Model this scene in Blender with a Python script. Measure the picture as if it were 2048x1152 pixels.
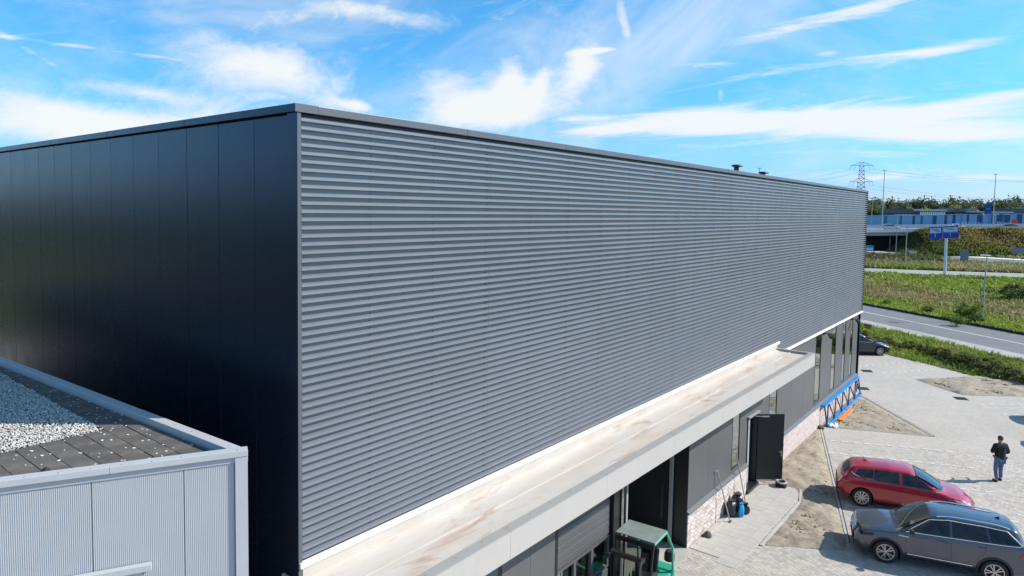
import bpy, bmesh, math, random
import numpy as np
from mathutils import Vector, Matrix

for o in list(bpy.data.objects):
    bpy.data.objects.remove(o)
sc = bpy.context.scene
COL = sc.collection
R = math.radians

# ------------------------------------------------------------------ camera
CAM = np.array([-5.2806, -7.9903, 10.1827])
FPX, CX, CY = 1333.36, 1017.41, 500.03          # in the photograph's 2048 x 1152 pixels
YAW, PITCH, ROLL = R(38.7795), R(3.4948), R(-0.9187)
_f = np.array([math.cos(YAW) * math.cos(PITCH), math.sin(YAW) * math.cos(PITCH), -math.sin(PITCH)])
_r = np.array([math.sin(YAW), -math.cos(YAW), 0.0])
_d = np.cross(_f, _r)
_r2 = math.cos(ROLL) * _r + math.sin(ROLL) * _d
_d2 = -math.sin(ROLL) * _r + math.cos(ROLL) * _d
cd = bpy.data.cameras.new('camera')
cam = bpy.data.objects.new('camera', cd)
COL.objects.link(cam)
cd.sensor_fit = 'HORIZONTAL'
cd.sensor_width = 36.0
cd.lens = FPX / 2048 * 36.0
cd.shift_x = (1024 - CX) / 2048
cd.shift_y = (CY - 576) / 2048
cd.clip_start = 0.1
cd.clip_end = 9000
M = Matrix.Identity(4)
for i in range(3):
    M[i][0] = _r2[i]; M[i][1] = -_d2[i]; M[i][2] = -_f[i]; M[i][3] = CAM[i]
cam.matrix_world = M
sc.camera = cam


def ray(u, v):
    return _r2 * (u - CX) / FPX + _d2 * (v - CY) / FPX + _f


def at(u, v, depth):
    return CAM + ray(u, v) * depth


def gp(u, v, z=0.0):
    r = ray(u, v)
    return CAM + r * ((z - CAM[2]) / r[2])


# ------------------------------------------------------------------ light
SUN_EL = R(37.0)
SUN_H = Vector((0.66, -0.75, 0)).normalized()
SUN_DIR = Vector((SUN_H.x * math.cos(SUN_EL), SUN_H.y * math.cos(SUN_EL), math.sin(SUN_EL)))
sl = bpy.data.lights.new('sun', 'SUN')
sl.energy = 5.0
sl.angle = R(0.53)
sl.color = (1.0, 0.925, 0.81)
so = bpy.data.objects.new('sun', sl)
COL.objects.link(so)
so.rotation_euler = (-SUN_DIR).to_track_quat('-Z', 'Y').to_euler()
so.location = (60, -70, 80)

sc.view_settings.view_transform = 'Standard'
sc.view_settings.look = 'None'
sc.view_settings.gamma = 1.0
sc.view_settings.exposure = 0.30
sc.view_settings.use_curve_mapping = False
sc.cycles.max_bounces = 6
sc.cycles.transparent_max_bounces = 8
sc.cycles.use_denoising = True
sc.cycles.caustics_reflective = False
sc.cycles.caustics_refractive = False

# ------------------------------------------------------------------ sky
SKY_STRENGTH = 0.088
world = bpy.data.worlds.new('World')
sc.world = world
world.use_nodes = True
world.cycles.sampling_method = 'MANUAL'
world.cycles.sample_map_resolution = 512
wt = world.node_tree
wt.nodes.clear()


def wn(kind, **kw):
    n = wt.nodes.new(kind)
    for k, v in kw.items():
        setattr(n, k, v)
    return n


def wmath(op, a, b=None, c=None, clamp=False):
    n = wn('ShaderNodeMath', operation=op, use_clamp=clamp)
    for i, x in enumerate((a, b, c)):
        if x is None:
            continue
        if isinstance(x, (int, float)):
            n.inputs[i].default_value = x
        else:
            wt.links.new(x, n.inputs[i])
    return n.outputs[0]


def wdot(a, vec):
    n = wn('ShaderNodeVectorMath', operation='DOT_PRODUCT')
    wt.links.new(a, n.inputs[0])
    n.inputs[1].default_value = vec
    return n.outputs['Value']


def wsmooth(x, a, b):
    n = wn('ShaderNodeMapRange', interpolation_type='SMOOTHSTEP')
    wt.links.new(x, n.inputs[0])
    n.inputs[1].default_value = a
    n.inputs[2].default_value = b
    return n.outputs[0]


def wmix(fac, a, b, blend='MIX'):
    n = wn('ShaderNodeMix', data_type='RGBA', blend_type=blend)
    for sock, x in ((n.inputs[0], fac), (n.inputs[6], a), (n.inputs[7], b)):
        if isinstance(x, (int, float)):
            sock.default_value = x
        elif isinstance(x, tuple):
            sock.default_value = (*x, 1)
        else:
            wt.links.new(x, sock)
    return n.outputs[2]


tc = wn('ShaderNodeTexCoord')
D = tc.outputs['Generated']
sky = wn('ShaderNodeTexSky', sky_type='NISHITA')
sky.sun_disc = False
sky.sun_elevation = SUN_EL
sky.sun_rotation = math.atan2(SUN_DIR.x, SUN_DIR.y)
sky.altitude = 0
sky.air_density = 1.0
sky.dust_density = 0.6
sky.ozone_density = 1.6
sep = wn('ShaderNodeSeparateXYZ')
wt.links.new(D, sep.inputs[0])
low = wmath('POWER', wmath('SUBTRACT', 1.0, wmath('ABSOLUTE', sep.outputs[2]), clamp=True), 7.0)
tint = wmix(1.0, sky.outputs[0], wmix(low, (0.47, 1.48, 1.92), (0.54, 0.92, 1.92)), 'MULTIPLY')


def wnoise(vec, scale, detail=6, rough=0.55, dist=0.0, lac=2.0):
    n = wn('ShaderNodeTexNoise')
    wt.links.new(vec, n.inputs['Vector'])
    n.inputs['Scale'].default_value = scale
    n.inputs['Detail'].default_value = detail
    n.inputs['Roughness'].default_value = rough
    n.inputs['Distortion'].default_value = dist
    n.inputs['Lacunarity'].default_value = lac
    return n.outputs[0]


def wstretch(ax, ay, az, off=(0, 0, 0)):
    """direction vector expressed in a stretched frame"""
    c = wn('ShaderNodeCombineXYZ')
    for k, (vec, o) in enumerate(zip((ax, ay, az), off)):
        wt.links.new(wmath('ADD', wdot(D, vec), o), c.inputs[k])
    return c.outputs[0]


def tangent(u, v, rot=0.0):
    c = Vector(ray(u, v)).normalized()
    right = c.cross(Vector((0, 0, 1))).normalized()
    up = right.cross(c).normalized()
    a = R(rot)
    return c, right * math.cos(a) + up * math.sin(a), -right * math.sin(a) + up * math.cos(a)


def blob(u, v, w, h, rot, amp):
    """soft elliptical patch of sky round one direction"""
    c, ru, uv = tangent(u, v, rot)
    mp = wn('ShaderNodeMapping', vector_type='TEXTURE')
    wt.links.new(D, mp.inputs['Vector'])
    mp.inputs['Location'].default_value = c
    mp.inputs['Rotation'].default_value = Matrix((ru, uv, -c)).transposed().to_euler()
    mp.inputs['Scale'].default_value = (w / FPX, h / FPX, 0.5)
    n = wn('ShaderNodeVectorMath', operation='DOT_PRODUCT')
    wt.links.new(mp.outputs[0], n.inputs[0])
    wt.links.new(mp.outputs[0], n.inputs[1])
    return wmath('POWER', 0.3679, n.outputs['Value']), amp


def addall(xs, start):
    s = start
    for g, amp in xs:
        s = wmath('MULTIPLY_ADD', g, amp, s)
    return s


# heaped and torn clouds standing in the view
PUFFS = [(470, 135, 140, 60, -4, 0.36), (590, 150, 100, 34, -14, 0.26), (90, 222, 140, 38, -10, 0.34),
         (170, 262, 190, 34, 0, 0.30), (270, 182, 110, 15, -4, 0.22), (560, 34, 130, 22, 14, 0.28), (810, 36, 100, 20, -2, 0.26),
         (1162, 140, 42, 72, -30, 0.46), (1022, 165, 32, 50, -8, 0.42), (1080, 168, 18, 44, -20, 0.34), (905, 185, 110, 48, -14, 0.30), (985, 205, 110, 30, 10, 0.26),
         (1250, 50, 13, 62, 16, 0.40), (712, 212, 34, 10, -8, 0.46), (1195, 101, 50, 5, 4, 0.32),
         (1000, 232, 150, 34, 6, 0.34), (400, 250, 240, 36, 8, 0.32), (1440, 190, 7, 14, 0, 0.26),
         (660, 6, 90, 16, 0, 0.20), (1120, 40, 70, 34, -24, 0.16), (1340, 26, 26, 50, -28, 0.18), (1298, 190, 5, 24, -12, 0.2)]
STREAKS = [(1520, 248, 330, 22, 1, 0.36), (1760, 236, 330, 28, 0, 0.32), (1350, 232, 120, 12, 2, .2), (1960, 272, 160, 16, -2, 0.40),
           (1200, 258, 120, 9, 2, 0.34), (1130, 240, 90, 9, 4, 0.24), (2010, 192, 90, 9, 5, 0.34), (1740, 116, 240, 12, 4, 0.20),
           (1890, 98, 130, 10, 8, 0.20), (1690, 26, 170, 15, 9, 0.22), (1430, 128, 80, 6, -2, 0.24), (1660, 105, 26, 6, 6, .3),
           (220, 101, 260, 4, -1, 0.24), (110, 132, 170, 6, -30, 0.18), (1850, 355, 260, 10, -1, 0.22),
           (1900, 312, 300, 9, -2, 0.12), (1560, 70, 200, 22, 10, 0.16), (1330, 105, 150, 5, 12, 0.16)]
c0, ru0, uv0 = tangent(1100, 150)
warp = wstretch(tuple(ru0 * 1.0 + uv0 * 0.25), tuple(uv0 * 1.7 - ru0 * 0.35), tuple(c0 * 1.0), (0.4, 0.9, 0.2))
n1 = wnoise(warp, 6.0, 6, 0.60, 1.1)
n1b = wnoise(warp, 22.0, 5, 0.66, 1.3)
puff_n = wmath('MULTIPLY_ADD', n1, 0.68, wmath('MULTIPLY', n1b, 0.32))
d1 = wmath('MULTIPLY', wsmooth(addall([blob(*b) for b in PUFFS], puff_n), 0.53, 1.04), 0.96)
warp2 = wstretch(tuple(ru0 * 1.0 + uv0 * 0.12), tuple(uv0 * 7.0 - ru0 * 0.9), tuple(c0 * 1.0), (3.1, 7.7, 1.3))
n2 = wnoise(warp2, 5.5, 6, 0.68, 0.9)
d2 = wmath('MULTIPLY', wsmooth(addall([blob(*b) for b in STREAKS], n2), 0.52, 1.00), 0.92)
d3 = wmath('MULTIPLY', wsmooth(wnoise(warp, 2.6, 5, 0.62, 1.2), 0.36, 0.80), 0.55)
hz = wmath('MULTIPLY', wmath('POWER', wmath('SUBTRACT', 1.0, wmath('ABSOLUTE', sep.outputs[2]), clamp=True), 16.0), 0.5)
CLOUD = 8.9
base_sky = wmix(hz, tint, (5.4, 7.1, 8.8))
alpha = wmath('MAXIMUM', d1, wmath('MAXIMUM', d2, d3))
skycol = wmix(alpha, base_sky, (CLOUD * 0.965, CLOUD * 0.99, CLOUD))
bg = wn('ShaderNodeBackground')
bg.inputs[1].default_value = SKY_STRENGTH
wt.links.new(skycol, bg.inputs[0])
wout = wn('ShaderNodeOutputWorld')
wt.links.new(bg.outputs[0], wout.inputs[0])

# ------------------------------------------------------------------ helpers
rng = np.random.default_rng(7)
random.seed(7)


class MB:
    """collects faces; build() links them as one mesh object"""

    def __init__(s):
        s.v = []; s.f = []; s.m = []

    def add(s, verts, faces, mi=0):
        n = len(s.v)
        s.v.extend([tuple(map(float, p)) for p in verts])
        for f in faces:
            s.f.append(tuple(n + i for i in f)); s.m.append(mi)
        return s

    def box(s, x0, y0, z0, x1, y1, z1, mi=0):
        v = [(x, y, z) for x in (x0, x1) for y in (y0, y1) for z in (z0, z1)]
        return s.add(v, [(0, 1, 3, 2), (4, 6, 7, 5), (0, 4, 5, 1), (2, 3, 7, 6), (0, 2, 6, 4), (1, 5, 7, 3)], mi)

    def obox(s, c, ax, ay, az, mi=0):
        c, ax, ay, az = (Vector(t) for t in (c, ax, ay, az))
        v = [c + ax * i + ay * j + az * k for i in (-1, 1) for j in (-1, 1) for k in (-1, 1)]
        return s.add(v, [(0, 1, 3, 2), (4, 6, 7, 5), (0, 4, 5, 1), (2, 3, 7, 6), (0, 2, 6, 4), (1, 5, 7, 3)], mi)

    def prism(s, poly, z0, z1, mi=0):
        n = len(poly)
        if sum(poly[i][0] * poly[(i + 1) % n][1] - poly[(i + 1) % n][0] * poly[i][1] for i in range(n)) < 0:
            poly = poly[::-1]
        v = [(x, y, z0) for x, y in poly] + [(x, y, z1) for x, y in poly]
        f = [tuple(range(n - 1, -1, -1)), tuple(range(n, 2 * n))]
        f += [(i, (i + 1) % n, n + (i + 1) % n, n + i) for i in range(n)]
        return s.add(v, f, mi)

    def tube(s, p0, p1, r0, r1=None, n=8, mi=0, caps=True):
        r1 = r0 if r1 is None else r1
        p0, p1 = Vector(p0), Vector(p1)
        d = (p1 - p0).normalized()
        a = d.orthogonal().normalized(); b = d.cross(a)
        v = []
        for p, r in ((p0, r0), (p1, r1)):
            v += [p + (a * math.cos(2 * math.pi * i / n) + b * math.sin(2 * math.pi * i / n)) * r for i in range(n)]
        f = [(i, (i + 1) % n, n + (i + 1) % n, n + i) for i in range(n)]
        if caps:
            f += [tuple(range(n - 1, -1, -1)), tuple(range(n, 2 * n))]
        return s.add(v, f, mi)

    def path(s, pts, r, n=6, mi=0, closed=False):
        pts = [Vector(p) for p in pts]
        m = len(pts); v = []; a = None
        for i, p in enumerate(pts):
            q0 = pts[i - 1] if (i or closed) else p
            q1 = pts[(i + 1) % m] if (i < m - 1 or closed) else p
            d = (q1 - q0).normalized()
            a = d.orthogonal().normalized() if a is None else (a - d * a.dot(d)).normalized()
            b = d.cross(a)
            v += [p + (a * math.cos(2 * math.pi * k / n) + b * math.sin(2 * math.pi * k / n)) * r for k in range(n)]
        f = []
        for i in range(m if closed else m - 1):
            j = (i + 1) % m
            f += [(i * n + k, i * n + (k + 1) % n, j * n + (k + 1) % n, j * n + k) for k in range(n)]
        if not closed:
            f += [tuple(range(n - 1, -1, -1)), tuple(range((m - 1) * n, m * n))]
        return s.add(v, f, mi)

    def lathe(s, prof, n=24, origin=(0, 0, 0), axis='z', mi=0):
        v = []; o = Vector(origin)
        for r, h in prof:
            for i in range(n):
                c, q = r * math.cos(2 * math.pi * i / n), r * math.sin(2 * math.pi * i / n)
                v.append(o + Vector((c, q, h) if axis == 'z' else (c, h, q) if axis == 'y' else (h, c, q)))
        f = []
        for j in range(len(prof) - 1):
            for i in range(n):
                k = (i + 1) % n
                q = (j * n + i, j * n + k, (j + 1) * n + k, (j + 1) * n + i)
                f.append(q if axis != 'y' else q[::-1])
        return s.add(v, f, mi)

    def build(s, name, mats, parent=None, smooth=False, bevel=0.0, angle=40):
        me = bpy.data.meshes.new(name)
        me.from_pydata(s.v, [], s.f)
        mats = mats if isinstance(mats, (list, tuple)) else [mats]
        for m in mats:
            me.materials.append(m)
        if len(mats) > 1:
            me.polygons.foreach_set('material_index', s.m)
        if smooth:
            me.polygons.foreach_set('use_smooth', [True] * len(s.f))
            if angle < 180:
                me.set_sharp_from_angle(angle=R(angle))
        me.update()
        return link(name, me, parent, bevel)


def link(name, me, parent=None, bevel=0.0):
    o = bpy.data.objects.new(name, me)
    COL.objects.link(o)
    if parent is not None:
        o.parent = parent
    if bevel:
        b = o.modifiers.new('bevel', 'BEVEL')
        b.width = bevel; b.segments = 2; b.limit_method = 'ANGLE'; b.angle_limit = R(40)
        b.harden_normals = False
    return o


def np_mesh(name, verts, faces, mats, parent=None, col=None, smooth=False, matidx=None):
    me = bpy.data.meshes.new(name)
    verts = np.asarray(verts, np.float32); faces = np.asarray(faces, np.int32)
    k = faces.shape[1]
    me.vertices.add(len(verts)); me.vertices.foreach_set('co', verts.ravel())
    me.loops.add(faces.size); me.loops.foreach_set('vertex_index', faces.ravel())
    me.polygons.add(len(faces))
    me.polygons.foreach_set('loop_start', np.arange(0, faces.size, k, dtype=np.int32))
    me.polygons.foreach_set('loop_total', np.full(len(faces), k, np.int32))
    if smooth:
        me.polygons.foreach_set('use_smooth', np.ones(len(faces), bool))
    for m in (mats if isinstance(mats, (list, tuple)) else [mats]):
        me.materials.append(m)
    if matidx is not None:
        me.polygons.foreach_set('material_index', np.asarray(matidx, np.int32))
    me.update(calc_edges=True)
    me.validate()
    if not smooth:
        me.shade_flat()
    if col is not None:
        a = me.color_attributes.new('Col', 'FLOAT_COLOR', 'POINT')
        c = np.ones((len(verts), 4), np.float32); c[:, :3] = col
        a.data.foreach_set('color', c.ravel())
    return link(name, me, parent)


def tag(o, label, cat=None, group=None, kind=None):
    if label:
        o['label'] = label
    if cat:
        o['category'] = cat
    if group:
        o['group'] = group
    if kind:
        o['kind'] = kind
    return o


def empty(name, loc=(0, 0, 0), rz=0.0, **kw):
    o = bpy.data.objects.new(name, None)
    COL.objects.link(o)
    o.location = loc; o.rotation_euler = (0, 0, rz)
    o.empty_display_size = 0.2
    if kw:
        tag(o, **kw)
    return o


def structure(o):
    o['kind'] = 'structure'
    return o


def stuff(o, label=None):
    o['kind'] = 'stuff'
    if label:
        o['label'] = label
    return o


def copy_tree(o, parent=None):
    c = o.copy()
    COL.objects.link(c)
    c.parent = parent
    for ch in list(o.children):
        copy_tree(ch, c)
    return c


# ------------------------------------------------------------------ materials
def mat(name, color, rough=0.6, metal=0.0, var=0.0, vscale=3.0, spec=0.5, coat=0.0, bump=0.0, bscale=40.0,
        objvar=0.0, attr=False, dirt=None, rvar=0.0, stretch=(1, 1, 1), trans=0.0, wavy=None):
    m = bpy.data.materials.new(name)
    m.use_nodes = True
    nt = m.node_tree; N = nt.nodes; L = nt.links
    P = N['Principled BSDF']
    P.inputs['Base Color'].default_value = (*color, 1)
    P.inputs['Roughness'].default_value = rough
    P.inputs['Metallic'].default_value = metal
    P.inputs['Specular IOR Level'].default_value = spec
    P.inputs['Coat Weight'].default_value = coat
    P.inputs['Coat Roughness'].default_value = 0.04
    if trans:
        P.inputs['Transmission Weight'].default_value = trans
    tcn = N.new('ShaderNodeTexCoord')
    mp = N.new('ShaderNodeMapping')
    mp.inputs['Scale'].default_value = stretch
    L.new(tcn.outputs['Object'], mp.inputs[0])

    def noise(scale, detail=5, rough=0.6, dist=0.0):
        n = N.new('ShaderNodeTexNoise')
        n.inputs['Scale'].default_value = scale; n.inputs['Detail'].default_value = detail
        n.inputs['Roughness'].default_value = rough; n.inputs['Distortion'].default_value = dist
        L.new(mp.outputs[0], n.inputs['Vector'])
        return n.outputs[0]

    def mr(x, a, b, c, d):
        n = N.new('ShaderNodeMapRange')
        L.new(x, n.inputs[0])
        for i, q in enumerate((a, b, c, d)):
            n.inputs[i + 1].default_value = q
        return n.outputs[0]

    def mix(fac, a, b, blend='MIX'):
        n = N.new('ShaderNodeMix'); n.data_type = 'RGBA'; n.blend_type = blend
        for sk, x in ((n.inputs[0], fac), (n.inputs[6], a), (n.inputs[7], b)):
            if isinstance(x, (int, float)):
                sk.default_value = x
            elif isinstance(x, tuple):
                sk.default_value = (*x, 1)
            else:
                L.new(x, sk)
        return n.outputs[2]

    def scalecol(c, f):
        n = N.new('ShaderNodeVectorMath'); n.operation = 'SCALE'
        if isinstance(c, tuple):
            n.inputs[0].default_value = c
        else:
            L.new(c, n.inputs[0])
        L.new(f, n.inputs['Scale'])
        return n.outputs[0]

    c = color
    if attr:
        a = N.new('ShaderNodeAttribute'); a.attribute_name = 'Col'
        c = a.outputs['Color']
    if var:
        c = scalecol(c, mr(noise(vscale, 6, 0.62), 0.28, 0.72, 1 - var, 1 + var))
    if objvar:
        oi = N.new('ShaderNodeObjectInfo')
        c = scalecol(c, mr(oi.outputs['Random'], 0, 1, 1 - objvar, 1 + objvar))
    if dirt:
        for dcol, dscale, lo, hi, amt in dirt:
            c = mix(mr(noise(dscale, 6, 0.66, 0.6), lo, hi, 0, amt), c, dcol)
    if not isinstance(c, tuple):
        L.new(c, P.inputs['Base Color'])
    if rvar:
        L.new(mr(noise(vscale * 2.3, 5), 0.3, 0.7, max(0.02, rough - rvar), min(1, rough + rvar)), P.inputs['Roughness'])
    if bump:
        b = N.new('ShaderNodeBump')
        b.inputs['Strength'].default_value = bump; b.inputs['Distance'].default_value = 0.02
        L.new(noise(bscale, 6, 0.65), b.inputs['Height'])
        L.new(b.outputs[0], P.inputs['Normal'])
    if wavy:
        b = N.new('ShaderNodeBump')
        b.inputs['Strength'].default_value = 1.0; b.inputs['Distance'].default_value = wavy[1]
        L.new(noise(wavy[0], 2, 0.5), b.inputs['Height'])
        L.new(b.outputs[0], P.inputs['Normal'])
    return m


def glass(name, tint_=(0.5, 0.6, 0.6), through=0.5):
    """thin pane: part lets light through, part mirrors"""
    m = bpy.data.materials.new(name)
    m.use_nodes = True
    nt = m.node_tree; N = nt.nodes; L = nt.links
    N.clear()
    tr = N.new('ShaderNodeBsdfTransparent'); tr.inputs[0].default_value = (*[t * through for t in tint_], 1)
    gl = N.new('ShaderNodeBsdfGlossy'); gl.inputs['Roughness'].default_value = 0.02
    fr = N.new('ShaderNodeFresnel'); fr.inputs[0].default_value = 1.6
    mx = N.new('ShaderNodeMixShader')
    out = N.new('ShaderNodeOutputMaterial')
    L.new(fr.outputs[0], mx.inputs[0]); L.new(tr.outputs[0], mx.inputs[1]); L.new(gl.outputs[0], mx.inputs[2])
    L.new(mx.outputs[0], out.inputs[0])
    return m


CLAD = mat('ribbed_steel', (0.172, 0.185, 0.216), 0.33, 0.0, var=0.06, vscale=0.8, objvar=0.035, rvar=0.06, spec=0.8)
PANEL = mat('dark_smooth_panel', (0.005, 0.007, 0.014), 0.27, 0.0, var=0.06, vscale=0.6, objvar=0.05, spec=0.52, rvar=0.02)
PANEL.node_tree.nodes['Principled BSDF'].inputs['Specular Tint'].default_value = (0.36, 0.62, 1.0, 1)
TRIM = mat('dark_trim', (0.092, 0.099, 0.118), 0.36, 0.0, var=0.05, vscale=1.5, spec=0.6)
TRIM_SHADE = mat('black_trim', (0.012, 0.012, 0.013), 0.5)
FACADE = mat('grey_facade_panel', (0.10, 0.102, 0.108), 0.42, 0.0, var=0.06, vscale=1.2, objvar=0.05, spec=0.5)
LIGHT_TRIM = mat('light_grey_trim', (0.435, 0.408, 0.385), 0.5, var=0.03, vscale=2.0, dirt=[((0.30, 0.28, 0.25), 6.0, 0.58, 0.8, 0.35)])
CAP_TRIM = mat('mid_grey_trim', (0.335, 0.325, 0.31), 0.45, var=0.04, vscale=2.0, dirt=[((0.22, 0.21, 0.2), 9.0, 0.6, 0.8, 0.4)])
WHITE = mat('white_flashing', (0.82, 0.82, 0.81), 0.5, var=0.02)
MEMBRANE = mat('white_roof_membrane', (0.54, 0.50, 0.46), 0.6, var=0.05, vscale=2.5, stretch=(0.45, 1.7, 1),
               dirt=[((0.50, 0.40, 0.32), 0.8, 0.44, 0.72, 0.85), ((0.34, 0.20, 0.135), 1.3, 0.54, 0.72, 0.9),
                     ((0.55, 0.52, 0.49), 5.0, 0.55, 0.8, 0.5)], bump=0.25, bscale=5)
GLASS_REFL = mat('window_glass', (0.40, 0.45, 0.44), 0.03, 1.0, wavy=(0.8, 0.004))
FRAME = mat('black_window_frame', (0.012, 0.013, 0.015), 0.4)
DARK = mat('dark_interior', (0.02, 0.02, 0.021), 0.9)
CONCRETE = mat('concrete', (0.42, 0.41, 0.39), 0.85, var=0.12, vscale=1.5, bump=0.2, bscale=30)
STEEL = mat('galvanised_steel', (0.42, 0.43, 0.44), 0.38, 0.8, var=0.1, vscale=8)
GREYPANEL = mat('light_grey_cladding', (0.43, 0.44, 0.465), 0.45, var=0.03, vscale=1.3, objvar=0.02, spec=0.5)
GREYTRIM = mat('light_grey_cap', (0.47, 0.48, 0.50), 0.38, var=0.04, vscale=3, spec=0.6)
BRICK = mat('pale_brick', (0.56, 0.48, 0.455), 0.85, var=0.12, vscale=14, objvar=0.28, bump=0.3, bscale=90,
            dirt=[((0.24, 0.17, 0.16), 7.0, 0.58, 0.74, 0.75)])
MORTAR = mat('mortar', (0.46, 0.43, 0.41), 0.9, var=0.1, vscale=20)
BLACKRUB = mat('black_rubber', (0.015, 0.015, 0.016), 0.75)

# ------------------------------------------------------------------ the warehouse
L_, H_, DEP = 37.03, 11.56, 28.0
REC0, REC1 = 9.40, 13.50                      # entrance recess
wh = empty('warehouse_building', (0, 0, 0), label='large dark warehouse with horizontal ribbed grey cladding and white-roofed canopy', cat='building')

b = MB()
b.box(0.06, 0.08, 4.40, L_ - 0.06, DEP - 0.05, 11.40)
b.box(0.06, 0.22, 0.0, REC0, DEP - 0.05, 4.40)
b.box(REC0, 4.0, 0.0, REC1, DEP - 0.05, 4.40)
b.box(REC1, 0.22, 0.0, 18.62, DEP - 0.05, 4.40)
b.box(18.62, 0.9, 0.0, 19.72, DEP - 0.05, 4.40)
b.box(19.72, 0.22, 0.0, L_ - 0.06, DEP - 0.05, 4.40)
b.build('inner_wall', DARK, wh)

# ribbed cladding: sheets ten ribs high and three fixings long, lapped with hairline gaps
PER = 0.1135
ZTOP = 11.40
prof = [(0.0, 0.000), (0.010, 0.000), (0.026, -0.066), (0.064, -0.066), (0.075, 0.000), (PER, 0.000)]   # (down, y)


def sheet_mesh(width, ribs):
    mb = MB(); pts = []
    for k in range(ribs):
        for dz, y in prof[:-1]:
            pts.append((y, -(k * PER + dz)))
    pts.append((0.0, -ribs * PER))
    n = len(pts)
    v = [(0, y, z) for y, z in pts] + [(width, y, z) for y, z in pts]
    mb.add(v, [(i, i + 1, n + i + 1, n + i) for i in range(n - 1)])
    me = bpy.data.meshes.new('cladding_sheet')
    me.from_pydata(mb.v, [], mb.f)
    me.materials.append(CLAD)
    return me


cols = [0.05] + [4.02 + 4.036 * i for i in range(8)] + [L_ - 0.05]
meshes = {}
for i in range(len(cols) - 1):
    w = cols[i + 1] - cols[i] - 0.004
    for j in range(6):
        ribs = 10 if j < 5 else 9
        key = (round(w, 3), ribs)
        if key not in meshes:
            meshes[key] = sheet_mesh(w, ribs)
        o = link('cladding_sheet', meshes[key], wh)
        o.location = (cols[i], random.uniform(-0.0015, 0.0015), ZTOP - j * 10 * PER)
ZBOT = ZTOP - 59 * PER                       # 4.70
b = MB()
x = 1.30
while x < L_ - 0.3:
    for k in range(59):
        z = ZTOP - k * PER
        if x < 21.4 and z < 5.2:
            continue
        b.obox((x + random.uniform(-0.004, 0.004), -0.005, z - 0.006), (0.011, 0, 0), (0, 0.007, 0), (0, 0, 0.011))
    x += 1.345
tag(stuff(b.build('cladding_screws', mat('painted_screw', (0.10, 0.105, 0.12), 0.5), wh)), 'rows of small steel screws fixing the ribbed sheets')

# eaves trim, in lengths, with joints
def cap_run(x0, y0, x1, y1, n, w=0.36, m=TRIM):
    d = Vector((x1 - x0, y1 - y0, 0)); ln = d.length; d.normalize()
    nn = Vector((-d.y, d.x, 0))
    for i in range(n):
        a = Vector((x0, y0, 0)) + d * (ln * i / n + 0.002); c = Vector((x0, y0, 0)) + d * (ln * (i + 1) / n - 0.002)
        p = [a, c, c + nn * w, a + nn * w]
        MB().prism([(q.x, q.y) for q in p], H_ - 0.112, H_).build('eaves_trim', m, wh, bevel=0.006)


cap_run(0.304, -0.085, L_ + 0.055, -0.085, 12)
MB().box(-0.0545, -0.0865, H_ - 0.111, 0.303, -0.0745, H_ - 0.001).build('eaves_trim', TRIM, wh)
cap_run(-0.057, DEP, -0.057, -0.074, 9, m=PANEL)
cap_run(L_ + 0.057, -0.068 + 0.36, L_ + 0.057, DEP, 9)
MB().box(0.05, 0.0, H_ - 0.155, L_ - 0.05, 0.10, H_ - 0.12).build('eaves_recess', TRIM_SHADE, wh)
MB().box(0.3, 0.28, 11.36, L_ - 0.3, DEP - 0.1, 11.44).build('roof', mat('grey_roofing', (0.30, 0.30, 0.30), 0.9, var=0.2, vscale=0.6), wh)
# corner trims
MB().box(-0.014, -0.070, 0, 0.045, -0.012, H_ - 0.114).build('corner_trim', TRIM, wh, bevel=0.003)
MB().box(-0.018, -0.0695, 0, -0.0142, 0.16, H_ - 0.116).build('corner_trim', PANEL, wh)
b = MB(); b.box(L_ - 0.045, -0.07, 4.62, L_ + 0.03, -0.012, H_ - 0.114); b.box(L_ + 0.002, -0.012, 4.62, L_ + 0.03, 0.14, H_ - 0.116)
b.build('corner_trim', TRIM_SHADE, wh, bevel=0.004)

# smooth panels on the shaded side wall, upright joints sunk 14 mm
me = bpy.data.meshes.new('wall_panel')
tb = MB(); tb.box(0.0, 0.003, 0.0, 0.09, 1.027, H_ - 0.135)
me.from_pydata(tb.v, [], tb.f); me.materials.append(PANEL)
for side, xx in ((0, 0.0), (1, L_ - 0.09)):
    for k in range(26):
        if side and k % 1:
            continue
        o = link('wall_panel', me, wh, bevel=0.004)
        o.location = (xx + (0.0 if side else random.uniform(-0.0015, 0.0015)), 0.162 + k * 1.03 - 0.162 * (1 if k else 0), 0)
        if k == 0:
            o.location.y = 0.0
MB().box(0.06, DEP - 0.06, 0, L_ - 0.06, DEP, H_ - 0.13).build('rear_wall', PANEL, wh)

# white drip trim under the cladding where it ends above the windows
MB().box(21.55, -0.105, ZBOT - 0.075, L_ + 0.02, 0.05, ZBOT + 0.004).build('drip_trim', WHITE, wh, bevel=0.004)

# ------------------------------------------------------------------ lower front wall
YF = 0.03
ZB = 1.10                                     # top of the brick plinth
ZP = ZBOT - 0.08


def fpanel(x0, x1, z0=ZB, z1=ZP, y=YF, m=FACADE):
    return MB().box(x0 + 0.003, y, z0 + 0.003, x1 - 0.003, 0.22, z1 - 0.003).build('facade_panel', m, wh, bevel=0.003)


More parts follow.
